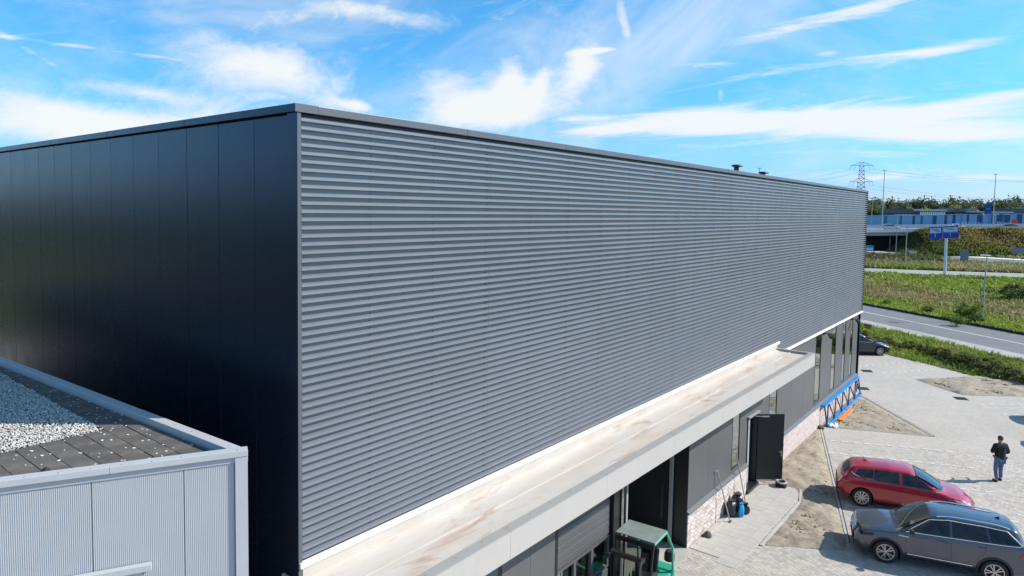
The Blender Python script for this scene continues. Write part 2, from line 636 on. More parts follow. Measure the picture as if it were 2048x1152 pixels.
def window(x0, x1, z0, z1, y=YF, panes=1, name='window', depth=0.012):
    w = MB(); t = 0.032
    w.box(x0, y - 0.006, z0, x0 + t, y + 0.10, z1); w.box(x1 - t, y - 0.006, z0, x1, y + 0.10, z1)
    w.box(x0 + t, y - 0.006, z0, x1 - t, y + 0.10, z0 + t); w.box(x0 + t, y - 0.006, z1 - t, x1 - t, y + 0.10, z1)
    for i in range(1, panes):
        xm = x0 + (x1 - x0) * i / panes
        w.box(xm - 0.025, y - 0.004, z0 + t, xm + 0.025, y + 0.10, z1 - t)
    f = w.build(name, FRAME, wh)
    for i in range(panes):
        xa = x0 + (x1 - x0) * i / panes + 0.02; xb = x0 + (x1 - x0) * (i + 1) / panes - 0.02
        MB().box(xa, y + depth, z0 + 0.02, xb, y + depth + 0.012, z1 - 0.02).build('pane', GLASS_REFL, f)
    return f


def back_strip(x0, x1, z0, z1):
    return MB().box(x0, YF + 0.06, z0, x1, 0.22, z1)


# from the entrance to the far corner
fpanel(REC1, 15.10); fpanel(15.10, 17.13)
window(17.13, 17.86, 1.32, 3.9); fpanel(17.13, 17.86, ZB, 1.32); fpanel(17.13, 17.86, 3.9, ZP)
fpanel(17.86, 18.62)
fpanel(18.62, 19.72, 2.78, ZP)
fpanel(19.72, 21.04); window(21.04, 22.0, 1.32, ZP); fpanel(21.04, 22.0, ZB, 1.32)
fpanel(22.0, 23.9); fpanel(23.9, 25.75); fpanel(25.75, 27.6)
for a, c in ((27.6, 28.56), (30.62, 31.46), (32.96, 33.56), (34.7, 35.25)):
    window(a, c, 1.32, ZP); fpanel(a, c, ZB, 1.32)
for a, c in ((28.56, 30.62), (31.46, 32.96), (33.56, 34.7), (35.25, 36.46)):
    fpanel(a, c)
MB().box(36.46, YF - 0.004, ZB, 36.52, 0.2, ZP).build('corner_post', FRAME, wh)
MB().box(36.52, YF + 0.12, ZB, L_ - 0.05, 0.3, ZP).build('facade_panel', FACADE, wh)
# sloping sill over the plinth
b = MB()
for x0, x1 in ((REC1 - 0.02, 18.60), (19.75, 36.6)):
    b.add([(x0, YF, ZB + 0.06), (x1, YF, ZB + 0.06), (x1, -0.075, ZB - 0.01), (x0, -0.075, ZB - 0.01),
           (x0, YF, ZB - 0.04), (x1, YF, ZB - 0.04), (x1, -0.075, ZB - 0.045), (x0, -0.075, ZB - 0.045)],
          [(3, 2, 1, 0), (4, 5, 6, 7), (7, 6, 2, 3), (0, 4, 7, 3), (1, 2, 6, 5), (0, 1, 5, 4)])
b.build('window_sill', FACADE, wh, bevel=0.003)

# brick plinth: mortar body and single bricks in running bond
plinth = MB()
for x0, x1 in ((REC1 + 0.004, 18.60), (19.75, 36.6)):
    plinth.box(x0, -0.008, -0.05, x1, 0.2, ZB - 0.05)
plinth = plinth.build('brick_plinth', MORTAR, wh)
BLK, BH = 0.222, 0.0655
spots = []
for r in range(16):
    z = 0.012 + r * BH
    off = (r % 2) * BLK / 2
    for x0, x1 in ((REC1 + 0.006, 18.598), (19.752, 36.598)):
        x = x0 - off
        while x < x1 - 0.03:
            a = max(x, x0); c = min(x + BLK - 0.011, x1)
            if c - a > 0.05:
                spots.append((a, c, z))
            x += BLK
spots.sort(key=lambda t: t[0])
bm_cache = {}
for a, c, z in spots[:290]:
    w = round(c - a, 3)
    if w not in bm_cache:
        q = MB(); q.box(0, -0.022, 0, w, 0.02, BH - 0.011)
        me = bpy.data.meshes.new('brick'); me.from_pydata(q.v, [], q.f); me.materials.append(BRICK); bm_cache[w] = me
    o = link('brick', bm_cache[w], plinth)
    o.location = (a, random.uniform(-0.003, 0.003), z)
q = MB()
for a, c, z in spots[290:]:
    j = random.uniform(-0.003, 0.003)
    q.box(a, -0.022 + j, z, c, 0.01, z + BH - 0.011)
BRICK2 = mat('pale_brick_wall', (0.56, 0.48, 0.455), 0.85, var=0.30, vscale=5.5, bump=0.3, bscale=90,
             dirt=[((0.24, 0.17, 0.16), 6.0, 0.56, 0.7, 0.7)])
stuff(q.build('bricks', BRICK2, plinth), 'pale bricks further along the plinth')

# side door standing open, its frame and threshold
df = MB()
df.box(18.62, YF - 0.02, 0.14, 18.70, 0.3, 2.78); df.box(19.64, YF - 0.02, 0.14, 19.72, 0.3, 2.78)
df.box(18.70, YF - 0.02, 2.70, 19.64, 0.3, 2.78); df.box(18.60, -0.10, 0.0, 19.75, 0.3, 0.14)
dfr = df.build('door_frame', FRAME, wh, bevel=0.004)
MB().box(18.60, -0.06, 2.79, 19.74, YF, 2.84).build('door_drip', CAP_TRIM, dfr)
MB().box(18.62, 0.3, 0.0, 19.72, 0.9, 0.13).build('threshold', CONCRETE, dfr)
MB().box(18.72, 0.20, 0.14, 19.42, 0.24, 2.69).build('inner_panel', mat('pale_inner_panel', (0.36, 0.40, 0.46), 0.5), dfr)
hinge = Vector((19.68, 0.0, 0)); free = Vector((20.40, -0.735, 0))
dd = (free - hinge).normalized(); dn = Vector((-dd.y, dd.x, 0))
DW = (free - hinge).length
dl = MB()
dl.obox(hinge + dd * DW / 2 + Vector((0, 0, 1.43)), dd * DW / 2, dn * 0.025, (0, 0, 1.27))
leaf = dl.build('door', FRAME, wh, bevel=0.005)
hb = MB()
for s in (-1, 1):
    hb.obox(hinge + dd * (DW - 0.07) + dn * 0.03 * s + Vector((0, 0, 1.20)), dd * 0.022, dn * 0.006, (0, 0, 0.11))
    hb.tube(hinge + dd * (DW - 0.07) + dn * 0.03 * s + Vector((0, 0, 1.27)), hinge + dd * (DW - 0.07) + dn * 0.075 * s + Vector((0, 0, 1.27)), 0.011)
    hb.tube(hinge + dd * (DW - 0.06) + dn * 0.075 * s + Vector((0, 0, 1.27)), hinge + dd * (DW - 0.20) + dn * 0.075 * s + Vector((0, 0, 1.27)), 0.011)
hb.build('door_handle', STEEL, leaf, smooth=True)
cb = MB(); cb.obox(hinge + dd * 0.28 - dn * 0.05 + Vector((0, 0, 2.63)), dd * 0.13, dn * 0.022, (0, 0, 0.028))
cb.path([hinge + dd * 0.22 - dn * 0.05 + Vector((0, 0, 2.67)), hinge + dd * 0.30 - dn * 0.22 + Vector((0, 0, 2.68)), (19.30, -0.03, 2.72)], 0.012)
cb.build('door_closer', STEEL, leaf)
kb = MB(); kb.obox(hinge + dd * DW / 2 + Vector((0, 0, 0.19)) - dn * 0.028, dd * (DW / 2 - 0.02), dn * 0.004, (0, 0, 0.03))
kb.build('kick_strip', STEEL, leaf)

# entrance recess: jambs, back frame, glazed leaves, floor
rb = MB()
rb.box(REC1 - 0.006, 0.012, 0.0, REC1 + 0.02, 0.56, ZP); rb.box(REC0 - 0.02, 0.0, 0.0, REC0 + 0.006, 0.56, ZP)
rb.box(REC0, 0.0, 3.6, REC1, 0.56, ZP)
rb.build('entrance_jamb', FRAME, wh)
rb = MB(); rb.box(REC0 + 0.03, 0.56, 0.0, REC1 - 0.03, 3.9, 0.02)
rb.build('entrance_floor', CONCRETE, wh)
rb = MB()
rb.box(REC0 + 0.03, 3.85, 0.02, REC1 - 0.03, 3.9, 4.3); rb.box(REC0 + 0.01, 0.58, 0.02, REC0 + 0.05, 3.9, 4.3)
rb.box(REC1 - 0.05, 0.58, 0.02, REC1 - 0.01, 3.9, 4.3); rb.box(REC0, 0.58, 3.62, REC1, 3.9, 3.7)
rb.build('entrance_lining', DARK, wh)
fb = MB()
for x in (10.50, 13.36):
    fb.box(x, 0.46, 0.02, x + 0.09, 0.56, 3.6)
fb.box(REC0 + 0.01, 0.47, 3.5, REC1 - 0.01, 0.55, 3.6)
ef = fb.build('entrance_frame', CAP_TRIM, wh, bevel=0.004)
MB().box(REC0 + 0.01, 0.50, 0.02, 10.50, 0.52, 3.5).build('pane', GLASS_REFL, ef)
gl_ = MB(); gl_.box(13.05, 0.62, 0.9, 13.09, 0.66, 2.0); gl_.build('pull_handle', FRAME, ef)
MB().prism([(REC0, -0.25), (REC1 - 0.25, -0.25), (REC1 + 0.1, 0.0), (REC1, 0.56), (REC0, 0.56)], -0.05, 0.012).build('entrance_apron', CONCRETE, wh)

# sectional garage door with a glazed strip
fpanel(-0.0 + 0.05, 2.2, 0.02); fpanel(2.2, 4.55, 0.02); fpanel(4.65, 5.6, 0.02); fpanel(5.6, 6.5, 0.02)
MB().box(4.56, YF, 0.02, 4.64, 0.2, ZP).build('joint_strip', FRAME, wh)
MB().box(6.5, YF - 0.005, 0.02, 6.6, 0.2, ZP).build('joint_strip', FRAME, wh)
gd = MB().box(6.6, 0.18, 0.0, 9.06, 0.22, 3.55).build('garage_door', FACADE, wh)
z = 0.02
for k in range(20):
    if not 1.32 < z + 0.08 < 2.06:
        MB().box(6.64, 0.12, z + 0.006, 9.02, 0.17, z + 0.170).build('slat', FACADE, gd, bevel=0.012)
    z += 0.176
gz0, gz1 = 1.30, 2.10
b = MB(); b.box(6.64, 0.11, gz0, 9.02, 0.17, gz0 + 0.06); b.box(6.64, 0.11, gz1 - 0.06, 9.02, 0.17, gz1)
for x in (6.64, 7.40, 8.16, 8.92):
    b.box(x, 0.112, gz0 + 0.06, x + 0.10, 0.17, gz1 - 0.06)
b.build('glazing_frame', FACADE, gd)
for x in (6.74, 7.50, 8.26):
    MB().box(x, 0.15, gz0 + 0.05, x + 0.66, 0.16, gz1 - 0.05).build('pane', GLASS_REFL, gd)
fpanel(6.6, 9.06, 3.55, ZP); MB().box(9.06, YF, 0.02, REC0 - 0.01, 0.21, ZP).build('facade_panel', FRAME, wh)

# ------------------------------------------------------------------ canopy over the front
XE = 21.45
CZ, CT, CB = 4.86, 4.935, 4.47                # membrane, cap top, fascia bottom
YO = -1.46
cn = MB()
nx, ny = 90, 10
vv = []
for i in range(nx + 1):
    for j in range(ny + 1):
        x = 0.0 + (XE - 0.16) * i / nx; y = YO + 0.19 + (-0.02 - (YO + 0.19)) * j / ny
        zz = CZ + 0.006 * math.sin(x * 1.9 + y * 2) + 0.007 * math.sin(x * 0.7 - y * 3.0) + 0.004 * random.random()
        zz += 0.05 * max(0, (j - ny + 1.5) / 1.5)
        vv.append((x, y, zz))
cn.add(vv, [(i * (ny + 1) + j, (i + 1) * (ny + 1) + j, (i + 1) * (ny + 1) + j + 1, i * (ny + 1) + j + 1) for i in range(nx) for j in range(ny)])
canopy = MB().box(0.0, YO + 0.03, CB + 0.06, XE - 0.03, 0.02, CZ - 0.04).build('canopy', CAP_TRIM, wh)
cn.build('roof_membrane', MEMBRANE, canopy, smooth=True, angle=180)
mb = MB()
mb.box(0.03, -0.62, CZ - 0.02, XE - 0.18, -0.58, CZ + 0.024)
mb.build('membrane_weld', MEMBRANE, canopy)
for k in range(7):
    x0 = -0.05 + (XE + 0.05) * k / 7; x1 = -0.05 + (XE + 0.05) * (k + 1) / 7
    MB().box(x0 + 0.0015, YO, CB, x1 - 0.0015, YO + 0.03, CT - 0.004).build('fascia', LIGHT_TRIM, canopy, bevel=0.003)
    MB().box(x0 + 0.0015, YO - 0.004, CT - 0.004, x1 - 0.0015, YO + 0.20, CT + 0.012).build('fascia_cap', CAP_TRIM, canopy, bevel=0.004)
b = MB()
for x in np.arange(0.6, XE, 0.62):
    b.tube((x, YO + 0.12, CT + 0.011), (x, YO + 0.12, CT + 0.018), 0.012, n=6)
stuff(b.build('cap_screws', STEEL, canopy))
MB().box(0.0, YO + 0.04, CB + 0.04, XE - 0.03, 0.02, CB + 0.055).build('soffit', LIGHT_TRIM, canopy)
# end parapets
MB().box(XE - 0.16, YO + 0.2, CZ - 0.05, XE, -0.05, CT + 0.012).build('end_parapet', CAP_TRIM, canopy, bevel=0.006)
MB().box(XE - 0.001, YO + 0.031, CB, XE + 0.02, 0.02, CT + 0.004).build('end_fascia', LIGHT_TRIM, canopy, bevel=0.003)
MB().box(-0.07, YO + 0.03, CB, -0.03, 0.26, CT - 0.004).build('end_fascia', CAP_TRIM, canopy, bevel=0.003)
MB().box(-0.074, YO + 0.2, CT - 0.003, 0.10, -0.06, CT + 0.013).build('end_parapet', LIGHT_TRIM, canopy, bevel=0.004)
# flashing against the wall
MB().box(0.0, -0.10, 5.085, XE + 0.24, -0.03, 5.165).build('wall_flashing', WHITE, canopy, bevel=0.005)
MB().box(0.05, -0.075, CZ - 0.02, XE - 0.02, -0.06, 5.075).build('upstand', MEMBRANE, canopy)

# wall cameras under the drip trim, roof vents
def wall_camera(x, label):
    w = empty('wall_camera', (x, 0, 4.5), label=label, cat='camera', group='security cameras on the front wall')
    MB().box(-0.06, -0.04, -0.06, 0.06, YF - 0.002, 0.06).build('base', FRAME, w, bevel=0.008)
    q = MB(); q.path([(0, -0.04, 0), (0, -0.18, 0.02), (-0.03, -0.26, -0.03)], 0.022); q.build('arm', FRAME, w)
    q = MB(); q.obox((-0.12, -0.33, -0.07), (0.19, 0.10, 0.05), (-0.035, 0.066, 0), (-0.015, -0.01, 0.06)); q.build('housing', FRAME, w, bevel=0.015)


wall_camera(28.85, 'black security camera beside the first tall window past the canopy')
wall_camera(34.75, 'small black security camera by the last tall window near the far corner')


def roof_vent(x, y, s, zb, label):
    w = empty('roof_vent', (x, y, 11.44), label=label, cat='roof vent', group='roof vents behind the eaves')
    q = MB(); q.lathe([(0.42 * s, 0), (0.34 * s, 0.25), (0.33 * s, zb)], 20); q.build('pipe', FRAME, w, smooth=True)
    q = MB(); q.lathe([(0.33 * s, zb), (0.62 * s, zb + 0.06), (0.70 * s, zb + 0.18 * s), (0.55 * s, zb + 0.36 * s), (0.0, zb + 0.40 * s)], 20)
    q.build('hood', FRAME, w, smooth=True)
    q = MB(); q.tube((0.6 * s, 0, zb + 0.2 * s), (0.95 * s, -0.2, zb + 0.2 * s), 0.10 * s); q.build('outlet', CAP_TRIM, w)


roof_vent(30.17, 5.0, 0.40, 1.16, 'taller black mushroom roof vent standing above the eaves')
roof_vent(34.46, 5.0, 0.40, 1.02, 'lower black roof vent just showing behind the eaves')

# ------------------------------------------------------------------ polygon tools
def clip(poly, p, n):
    """keep the side of the line through p where (q-p).n <= 0"""
    out = []
    for i in range(len(poly)):
        a, c = poly[i], poly[(i + 1) % len(poly)]
        da = (a[0] - p[0]) * n[0] + (a[1] - p[1]) * n[1]; dc = (c[0] - p[0]) * n[0] + (c[1] - p[1]) * n[1]
        if da <= 0:
            out.append(a)
        if (da < 0 < dc) or (dc < 0 < da):
            t = da / (da - dc)
            out.append((a[0] + t * (c[0] - a[0]), a[1] + t * (c[1] - a[1])))
    return out


def inside(pt, poly):
    x, y = pt; c = False; j = len(poly) - 1
    for i in range(len(poly)):
        xi, yi = poly[i]; xj, yj = poly[j]
        if (yi > y) != (yj > y) and x < (xj - xi) * (y - yi) / (yj - yi) + xi:
            c = not c
        j = i
    return c


def area2(poly):
    return abs(sum(poly[i][0] * poly[(i + 1) % len(poly)][1] - poly[(i + 1) % len(poly)][0] * poly[i][1] for i in range(len(poly))))


def project(P):
    P = np.asarray(P, float) - CAM
    z = P @ _f
    return CX + FPX * (P @ _r2) / z, CY + FPX * (P @ _d2) / z, z


# ------------------------------------------------------------------ the grey building at the left
GZ, GT = 7.15, 7.25
C0 = Vector((-1.10, -0.66, 0)); ge = Vector((-0.895, 0.446, 0)).normalized(); gr = Vector((-0.0587, 0.998, 0)).normalized()
gn = Vector((ge.y, -ge.x, 0)); gn = gn if gn.y < 0 else -gn        # outward from the front wall
rn = Vector((gr.y, -gr.x, 0))                                       # outward from the right wall
GL, GRL = 14.0, 20.0
A_, B_, Cc, Dd = C0, C0 + gr * GRL, C0 + ge * GL + gr * GRL, C0 + ge * GL
gb = empty('grey_building', (C0.x, C0.y, 0), label='light grey metal-clad building with gravel and slab roof beside the warehouse', cat='building')
gb_loc = Vector((C0.x, C0.y, 0))


def gpart(mb, name, m, parent=None, **kw):
    """parts are modelled in world coordinates, then set under the building"""
    o = mb.build(name, m, parent or gb, **kw)
    if parent is None:
        o.location = -gb_loc
    return o


ins = lambda d: [tuple((q).xy) for q in (A_ - gn * d - rn * d * 0.5 + ge * d * 0.5, B_ - rn * d, Cc, Dd - gn * d)]
core = MB().prism(ins(0.09), 0.0, GZ - 0.04)
core = gpart(core, 'core_wall', GREYPANEL)
# slabs and gravel
SLAB = mat('roof_slab', (0.105, 0.097, 0.09), 0.9, var=0.22, vscale=3.0, objvar=0.12, bump=0.4, bscale=60,
           dirt=[((0.28, 0.21, 0.13), 1.6, 0.50, 0.74, 0.75), ((0.05, 0.047, 0.045), 5.0, 0.6, 0.75, 0.6)])
PEB = mat('white_gravel', (0.62, 0.59, 0.56), 0.8, attr=True)
GBASE = mat('roof_felt', (0.06, 0.058, 0.055), 0.95, var=0.2, vscale=5)
inner = [(A_ - gn * 0.13 - rn * 0.13).xy, (B_ - rn * 0.13).xy, Cc.xy, (Dd - gn * 0.13).xy]
inp = [tuple(q) for q in inner]
roof = gpart(MB().prism(inp, GZ - 0.05, GZ - 0.028), 'roof', GBASE)
TX, TY = 0.25, 0.5
tiles = []
for ix in range(-16, 3):
    for iy in range(-8, 30):
        x0 = -1.82 + ix * TX; y0 = 1.70 + iy * TY + (0.0 if ix >= 0 else (0.25 if ix % 2 else 0.0))
        if y0 > 10 or x0 < -5:
            continue
        if ix < 0 and y0 + TY > 1.72:
            if y0 > 1.65:
                continue
            y1 = 1.70
        else:
            y1 = y0 + TY
        g = 0.004
        poly = [(x0 + g, y0 + g), (x0 + TX - g, y0 + g), (x0 + TX - g, y1 - g), (x0 + g, y1 - g)]
        poly = clip(poly, tuple((A_ - gn * 0.14).xy), (gn.x, gn.y))
        if len(poly) > 2:
            poly = clip(poly, tuple((A_ - rn * 0.14).xy), (rn.x, rn.y))
        if len(poly) > 2 and area2(poly) > 0.01:
            tiles.append(poly)
for poly in tiles:
    cx = sum(q[0] for q in poly) / len(poly); cy = sum(q[1] for q in poly) / len(poly)
    mb = MB(); t1, t2 = random.uniform(-0.012, 0.012), random.uniform(-0.008, 0.008); dz = random.uniform(-0.004, 0.004)
    mb.prism([(q[0] - cx, q[1] - cy) for q in poly], -0.028, 0.0)
    o = mb.build('roof_slab', SLAB, roof, bevel=0.004)
    o.location = (cx, cy, GZ + dz); o.rotation_euler = (t1, t2, 0)

# pebbles: one low-poly stone repeated with random turns
ico_v = []
ph = (1 + 5 ** 0.5) / 2
for a in (-1, 1):
    for c in (-ph, ph):
        ico_v += [(0, a, c), (a, c, 0), (c, 0, a)]
ico_v = np.array(ico_v, float); ico_v /= np.linalg.norm(ico_v[0])
from mathutils.geometry import delaunay_2d_cdt
bmx = bmesh.new()
for q in ico_v:
    bmx.verts.new(q)
bmesh.ops.convex_hull(bmx, input=bmx.verts)
bmx.verts.index_update()
ico_v = np.array([v.co[:] for v in bmx.verts]); ico_f = np.array([[v.index for v in f.verts] for f in bmx.faces])
bmx.free()


def scatter(base_v, base_f, pos, size, flat=0.65, cols=None, seed=1, spin3=True):
    """many turned copies of one small shape in a single mesh"""
    r = np.random.default_rng(seed); n = len(pos)
    q = r.normal(size=(n, 4)); q /= np.linalg.norm(q, axis=1)[:, None]
    w, x, y, z = q.T
    Rm = np.stack([1 - 2 * (y * y + z * z), 2 * (x * y - z * w), 2 * (x * z + y * w), 2 * (x * y + z * w), 1 - 2 * (x * x + z * z),
                   2 * (y * z - x * w), 2 * (x * z - y * w), 2 * (y * z + x * w), 1 - 2 * (x * x + y * y)], -1).reshape(n, 3, 3)
    sc_ = size[:, None] * np.stack([r.uniform(0.7, 1.3, n), r.uniform(0.7, 1.3, n), r.uniform(0.6, 1.0, n)], -1)
    v = np.einsum('nij,nkj->nki', Rm, base_v[None] * sc_[:, None, :])
    v[:, :, 2] *= flat
    v += pos[:, None, :]
    f = base_f[None] + (np.arange(n) * len(base_v))[:, None, None]
    c = None if cols is None else np.repeat(cols, len(base_v), axis=0)
    return v.reshape(-1, 3), f.reshape(-1, base_f.shape[1]), c


n = 34000
px_ = rng.uniform(-3.8, -1.83, n); py_ = rng.uniform(1.71, 7.6, n)
pz_ = GZ + rng.uniform(-0.02, 0.02, n)
sz = rng.uniform(0.007, 0.0145, n)
g_ = rng.uniform(0.45, 1.0, n) ** 0.8
cols_ = np.stack([0.72 * g_, 0.69 * g_, 0.66 * g_], -1)
br = rng.random(n) < 0.08
cols_[br] *= np.array([0.7, 0.55, 0.45])
oct_v = np.array([(1, 0, 0), (-1, 0, 0), (0, 1, 0), (0, -1, 0), (0, 0, 1), (0, 0, -1)], float)
oct_f = np.array([(0, 2, 4), (2, 1, 4), (1, 3, 4), (3, 0, 4), (2, 0, 5), (1, 2, 5), (3, 1, 5), (0, 3, 5)])
v, f, c = scatter(oct_v, oct_f, np.stack([px_, py_, pz_], -1), sz * 1.15, 0.8, cols_ * 1.1, 3)
o = np_mesh('gravel', v, f, PEB, roof, col=c)
stuff(o, 'white pebble gravel bed on the roof')
n = 520
px_ = rng.uniform(-4.0, -1.2, n); py_ = rng.uniform(-0.6, 8.0, n) ** 1.0
keep = [inside((a, c_), [tuple(q) for q in inp]) and not (a < -1.8 and c_ > 1.72) for a, c_ in zip(px_, py_)]
px_, py_ = px_[keep], py_[keep]
g_ = rng.uniform(0.8, 1.1, len(px_))
v, f, c = scatter(ico_v, ico_f, np.stack([px_, py_, np.full(len(px_), GZ + 0.003)], -1), rng.uniform(0.010, 0.020, len(px_)), 0.35,
                  np.stack([0.72 * g_, 0.70 * g_, 0.66 * g_], -1), 5)
stuff(np_mesh('stray_pebbles', v, f, PEB, roof, col=c), 'white pebbles strayed over the roof slabs')
dp = gp(91, 944, GZ)
q = MB(); q.lathe([(0.05, -0.01), (0.045, 0.02), (0.02, 0.05), (0.0, 0.055)], 10, (dp[0], dp[1], GZ)); q.build('drain_dome', BLACKRUB, roof)

# caps: front run in two lengths, right run
def gcap(p0, p1, nrm, z0, z1, w, name='parapet_cap'):
    return gpart(MB().prism([tuple((p0 + nrm * 0.012).xy), tuple((p1 + nrm * 0.012).xy), tuple((p1 - nrm * w).xy), tuple((p0 - nrm * w).xy)], z0, z1),
                 name, GREYTRIM, bevel=0.004)


cuts = [0.0, 1.44, 4.4, 7.4, 10.4, GL]
for a, c_ in zip(cuts[:-1], cuts[1:]):
    gcap(C0 + ge * (a + 0.001), C0 + ge * (c_ - 0.001), gn, GT - 0.075, GT, 0.13)
    gpart(MB().prism([tuple(q.xy) for q in (C0 + ge * a - gn * 0.02, C0 + ge * c_ - gn * 0.02, C0 + ge * c_ - gn * 0.12, C0 + ge * a - gn * 0.12)], GZ - 0.05, GT - 0.08), 'parapet', GREYPANEL)
cuts = [0.16, 4.0, 8.0, 12.0, 16.0, GRL]
for a, c_ in zip(cuts[:-1], cuts[1:]):
    gcap(C0 + gr * (a + 0.001), C0 + gr * (c_ - 0.001), rn, GT - 0.078, GT - 0.003, 0.13)
gpart(MB().prism([tuple(q.xy) for q in (C0 + gr * 0.16 - rn * 0.02, B_ - rn * 0.02, B_ - rn * 0.122, C0 + gr * 0.16 - rn * 0.122)], GZ - 0.05, GT - 0.082), 'parapet', GREYPANEL)
sb = MB()
for s in np.arange(0.12, 13, 0.30):
    p = C0 + ge * s - gn * 0.015; sb.tube((p.x, p.y, GT), (p.x, p.y, GT + 0.006), 0.007, n=6)
for s in np.arange(0.3, 16, 0.42):
    p = C0 + gr * s - rn * 0.06; sb.tube((p.x, p.y, GT - 0.003), (p.x, p.y, GT + 0.004), 0.007, n=6)
stuff(gpart(sb, 'cap_screws', STEEL))

# fluted wall panels on the front, flat panels on the right
def fluted(width, h, per=0.0192, dep=0.0028):
    mb = MB(); k = int(width / per); pts = []
    for i in range(k):
        x = i * width / k; w = width / k
        pts += [(x, 0.0), (x + w * 0.32, 0.0), (x + w * 0.44, dep), (x + w * 0.88, dep)]
    pts.append((width, 0.0))
    n_ = len(pts)
    mb.add([(x, y, 0) for x, y in pts] + [(x, y, h) for x, y in pts], [(i, i + 1, n_ + i + 1, n_ + i) for i in range(n_ - 1)])
    mb.box(0, dep + 0.002, 0, width, dep + 0.03, h)
    me_ = bpy.data.meshes.new('wall_panel'); me_.from_pydata(mb.v, [], mb.f); me_.materials.append(GREYPANEL)
    return me_


gang = math.atan2(-ge.y, -ge.x)
mesh_f = fluted(0.912, GZ - 0.02); mesh_n = fluted(0.535, GZ - 0.02)
s = 0.155
for k in range(14):
    w = 0.535 if k == 0 else 0.912
    p = C0 + ge * (s + w) - gn * 0.03
    o = link('wall_panel', mesh_n if k == 0 else mesh_f, gb)
    o.location = p - gb_loc; o.rotation_euler = (0, 0, gang)
    s += w + 0.008
    if s > GL - 1:
        break
ct = MB(); ct.prism([tuple(q.xy) for q in (C0 + gn * 0.004 - rn * 0.004, C0 + ge * 0.145 + gn * 0.004, C0 + ge * 0.145 - gn * 0.05, C0 - gn * 0.05 - rn * 0.03 + gr * 0.02)], 0, GT - 0.077)
ct.prism([tuple(q.xy) for q in (C0 - rn * 0.006 + gr * 0.024, C0 - rn * 0.03 + gr * 0.024, C0 - rn * 0.03 + gr * 0.15, C0 - rn * 0.006 + gr * 0.15)], 0, GT - 0.082)
gpart(ct, 'corner_trim', GREYTRIM, bevel=0.003)
for k in range(19):
    a = C0 + gr * (0.16 + k * 1.04); c_ = C0 + gr * (0.16 + (k + 1) * 1.04 - 0.008)
    gpart(MB().prism([tuple(q.xy) for q in (a - rn * 0.02, c_ - rn * 0.02, c_ - rn * 0.05, a - rn * 0.05)], 0, GT - 0.084), 'wall_panel', GREYPANEL)
# head trim of a window low on the front
def on_wall(u, v_):
    r_ = Vector(ray(u, v_)); o_ = Vector(CAM)
    t = (C0 - o_).dot(gn) / r_.dot(gn)
    return o_ + r_ * t


hp = on_wall(303, 1124)
sh = (hp - C0).dot(ge)
ht = MB()
for z0, z1, dpt in ((hp.z - 0.075, hp.z, 0.06),):
    a = C0 + ge * sh; c_ = C0 + ge * (sh + 1.9)
    ht.prism([tuple(q.xy) for q in (a + gn * dpt, c_ + gn * dpt, c_ - gn * 0.02, a - gn * 0.02)], z0, z1)
wn_ = gpart(ht, 'window_head', GREYTRIM, bevel=0.004)
wf = MB()
a = C0 + ge * (sh + 0.1); c_ = C0 + ge * (sh + 1.8)
wf.prism([tuple(q.xy) for q in (a + gn * 0.006, c_ + gn * 0.006, c_ - gn * 0.02, a - gn * 0.02)], hp.z - 1.4, hp.z - 0.08)
wf.build('pane', GLASS_REFL, wn_)

# ------------------------------------------------------------------ ground, lot, sand
GRASSGROUND = mat('field_soil', (0.085, 0.10, 0.03), 0.95, var=0.35, vscale=0.25, bump=0.5, bscale=3,
                  dirt=[((0.13, 0.11, 0.055), 0.06, 0.5, 0.65, 0.7)])
g = MB(); g.add([(-3000, -3000, -0.06), (4000, -3000, -0.06), (4000, 3000, -0.06), (-3000, 3000, -0.06)], [(0, 1, 2, 3)])
structure(g.build('ground', GRASSGROUND))

LOTM = mat('paving', (0.46, 0.415, 0.375), 0.88, var=0.10, vscale=0.35, bump=0.3, bscale=9,
           dirt=[((0.50, 0.455, 0.41), 0.22, 0.5, 0.72, 0.6), ((0.30, 0.285, 0.275), 1.6, 0.56, 0.8, 0.4)])
# fine brick relief for the paving beyond the single bricks
nt = LOTM.node_tree
bt = nt.nodes.new('ShaderNodeTexBrick')
bt.inputs['Scale'].default_value = 1.0
for k_, v_ in (('Brick Width', 0.21), ('Row Height', 0.105), ('Mortar Size', 0.006), ('Bias', 0.0)):
    bt.inputs[k_].default_value = v_
bt.inputs['Color1'].default_value = (1.05, 1.05, 1.05, 1); bt.inputs['Color2'].default_value = (0.93, 0.93, 0.93, 1)
bt.inputs['Mortar'].default_value = (0.62, 0.61, 0.6, 1)
tcx = nt.nodes.new('ShaderNodeTexCoord'); mpx = nt.nodes.new('ShaderNodeMapping'); mpx.inputs['Rotation'].default_value = (0, 0, R(25))
nt.links.new(tcx.outputs['Object'], mpx.inputs[0]); nt.links.new(mpx.outputs[0], bt.inputs['Vector'])
P_ = nt.nodes['Principled BSDF']
src = P_.inputs['Base Color'].links[0].from_socket
mm = nt.nodes.new('ShaderNodeMix'); mm.data_type = 'RGBA'; mm.blend_type = 'MULTIPLY'; mm.inputs[0].default_value = 1.0
nt.links.new(src, mm.inputs[6]); nt.links.new(bt.outputs['Color'], mm.inputs[7]); nt.links.new(mm.outputs[2], P_.inputs['Base Color'])

E0 = Vector((49.96, 0.72)); ed = Vector((0.56, 0.83)).normalized()
far_edge = [tuple(E0 + ed * t) for t in (60, 30, 12, 0)] + [(48.1, -2.3), (46.2, -5.05), (46.0, -7.6), (43.6, -12.0), (36, -26), (30, -40)]
lot_poly = [(-120, -60), (30, -60)] + far_edge[::-1] + [(-120, 50)]
lot = MB(); lot.add([(x, y, -0.006) for x, y in lot_poly], [tuple(range(len(lot_poly)))])
lot = structure(lot.build('parking_lot', LOTM))

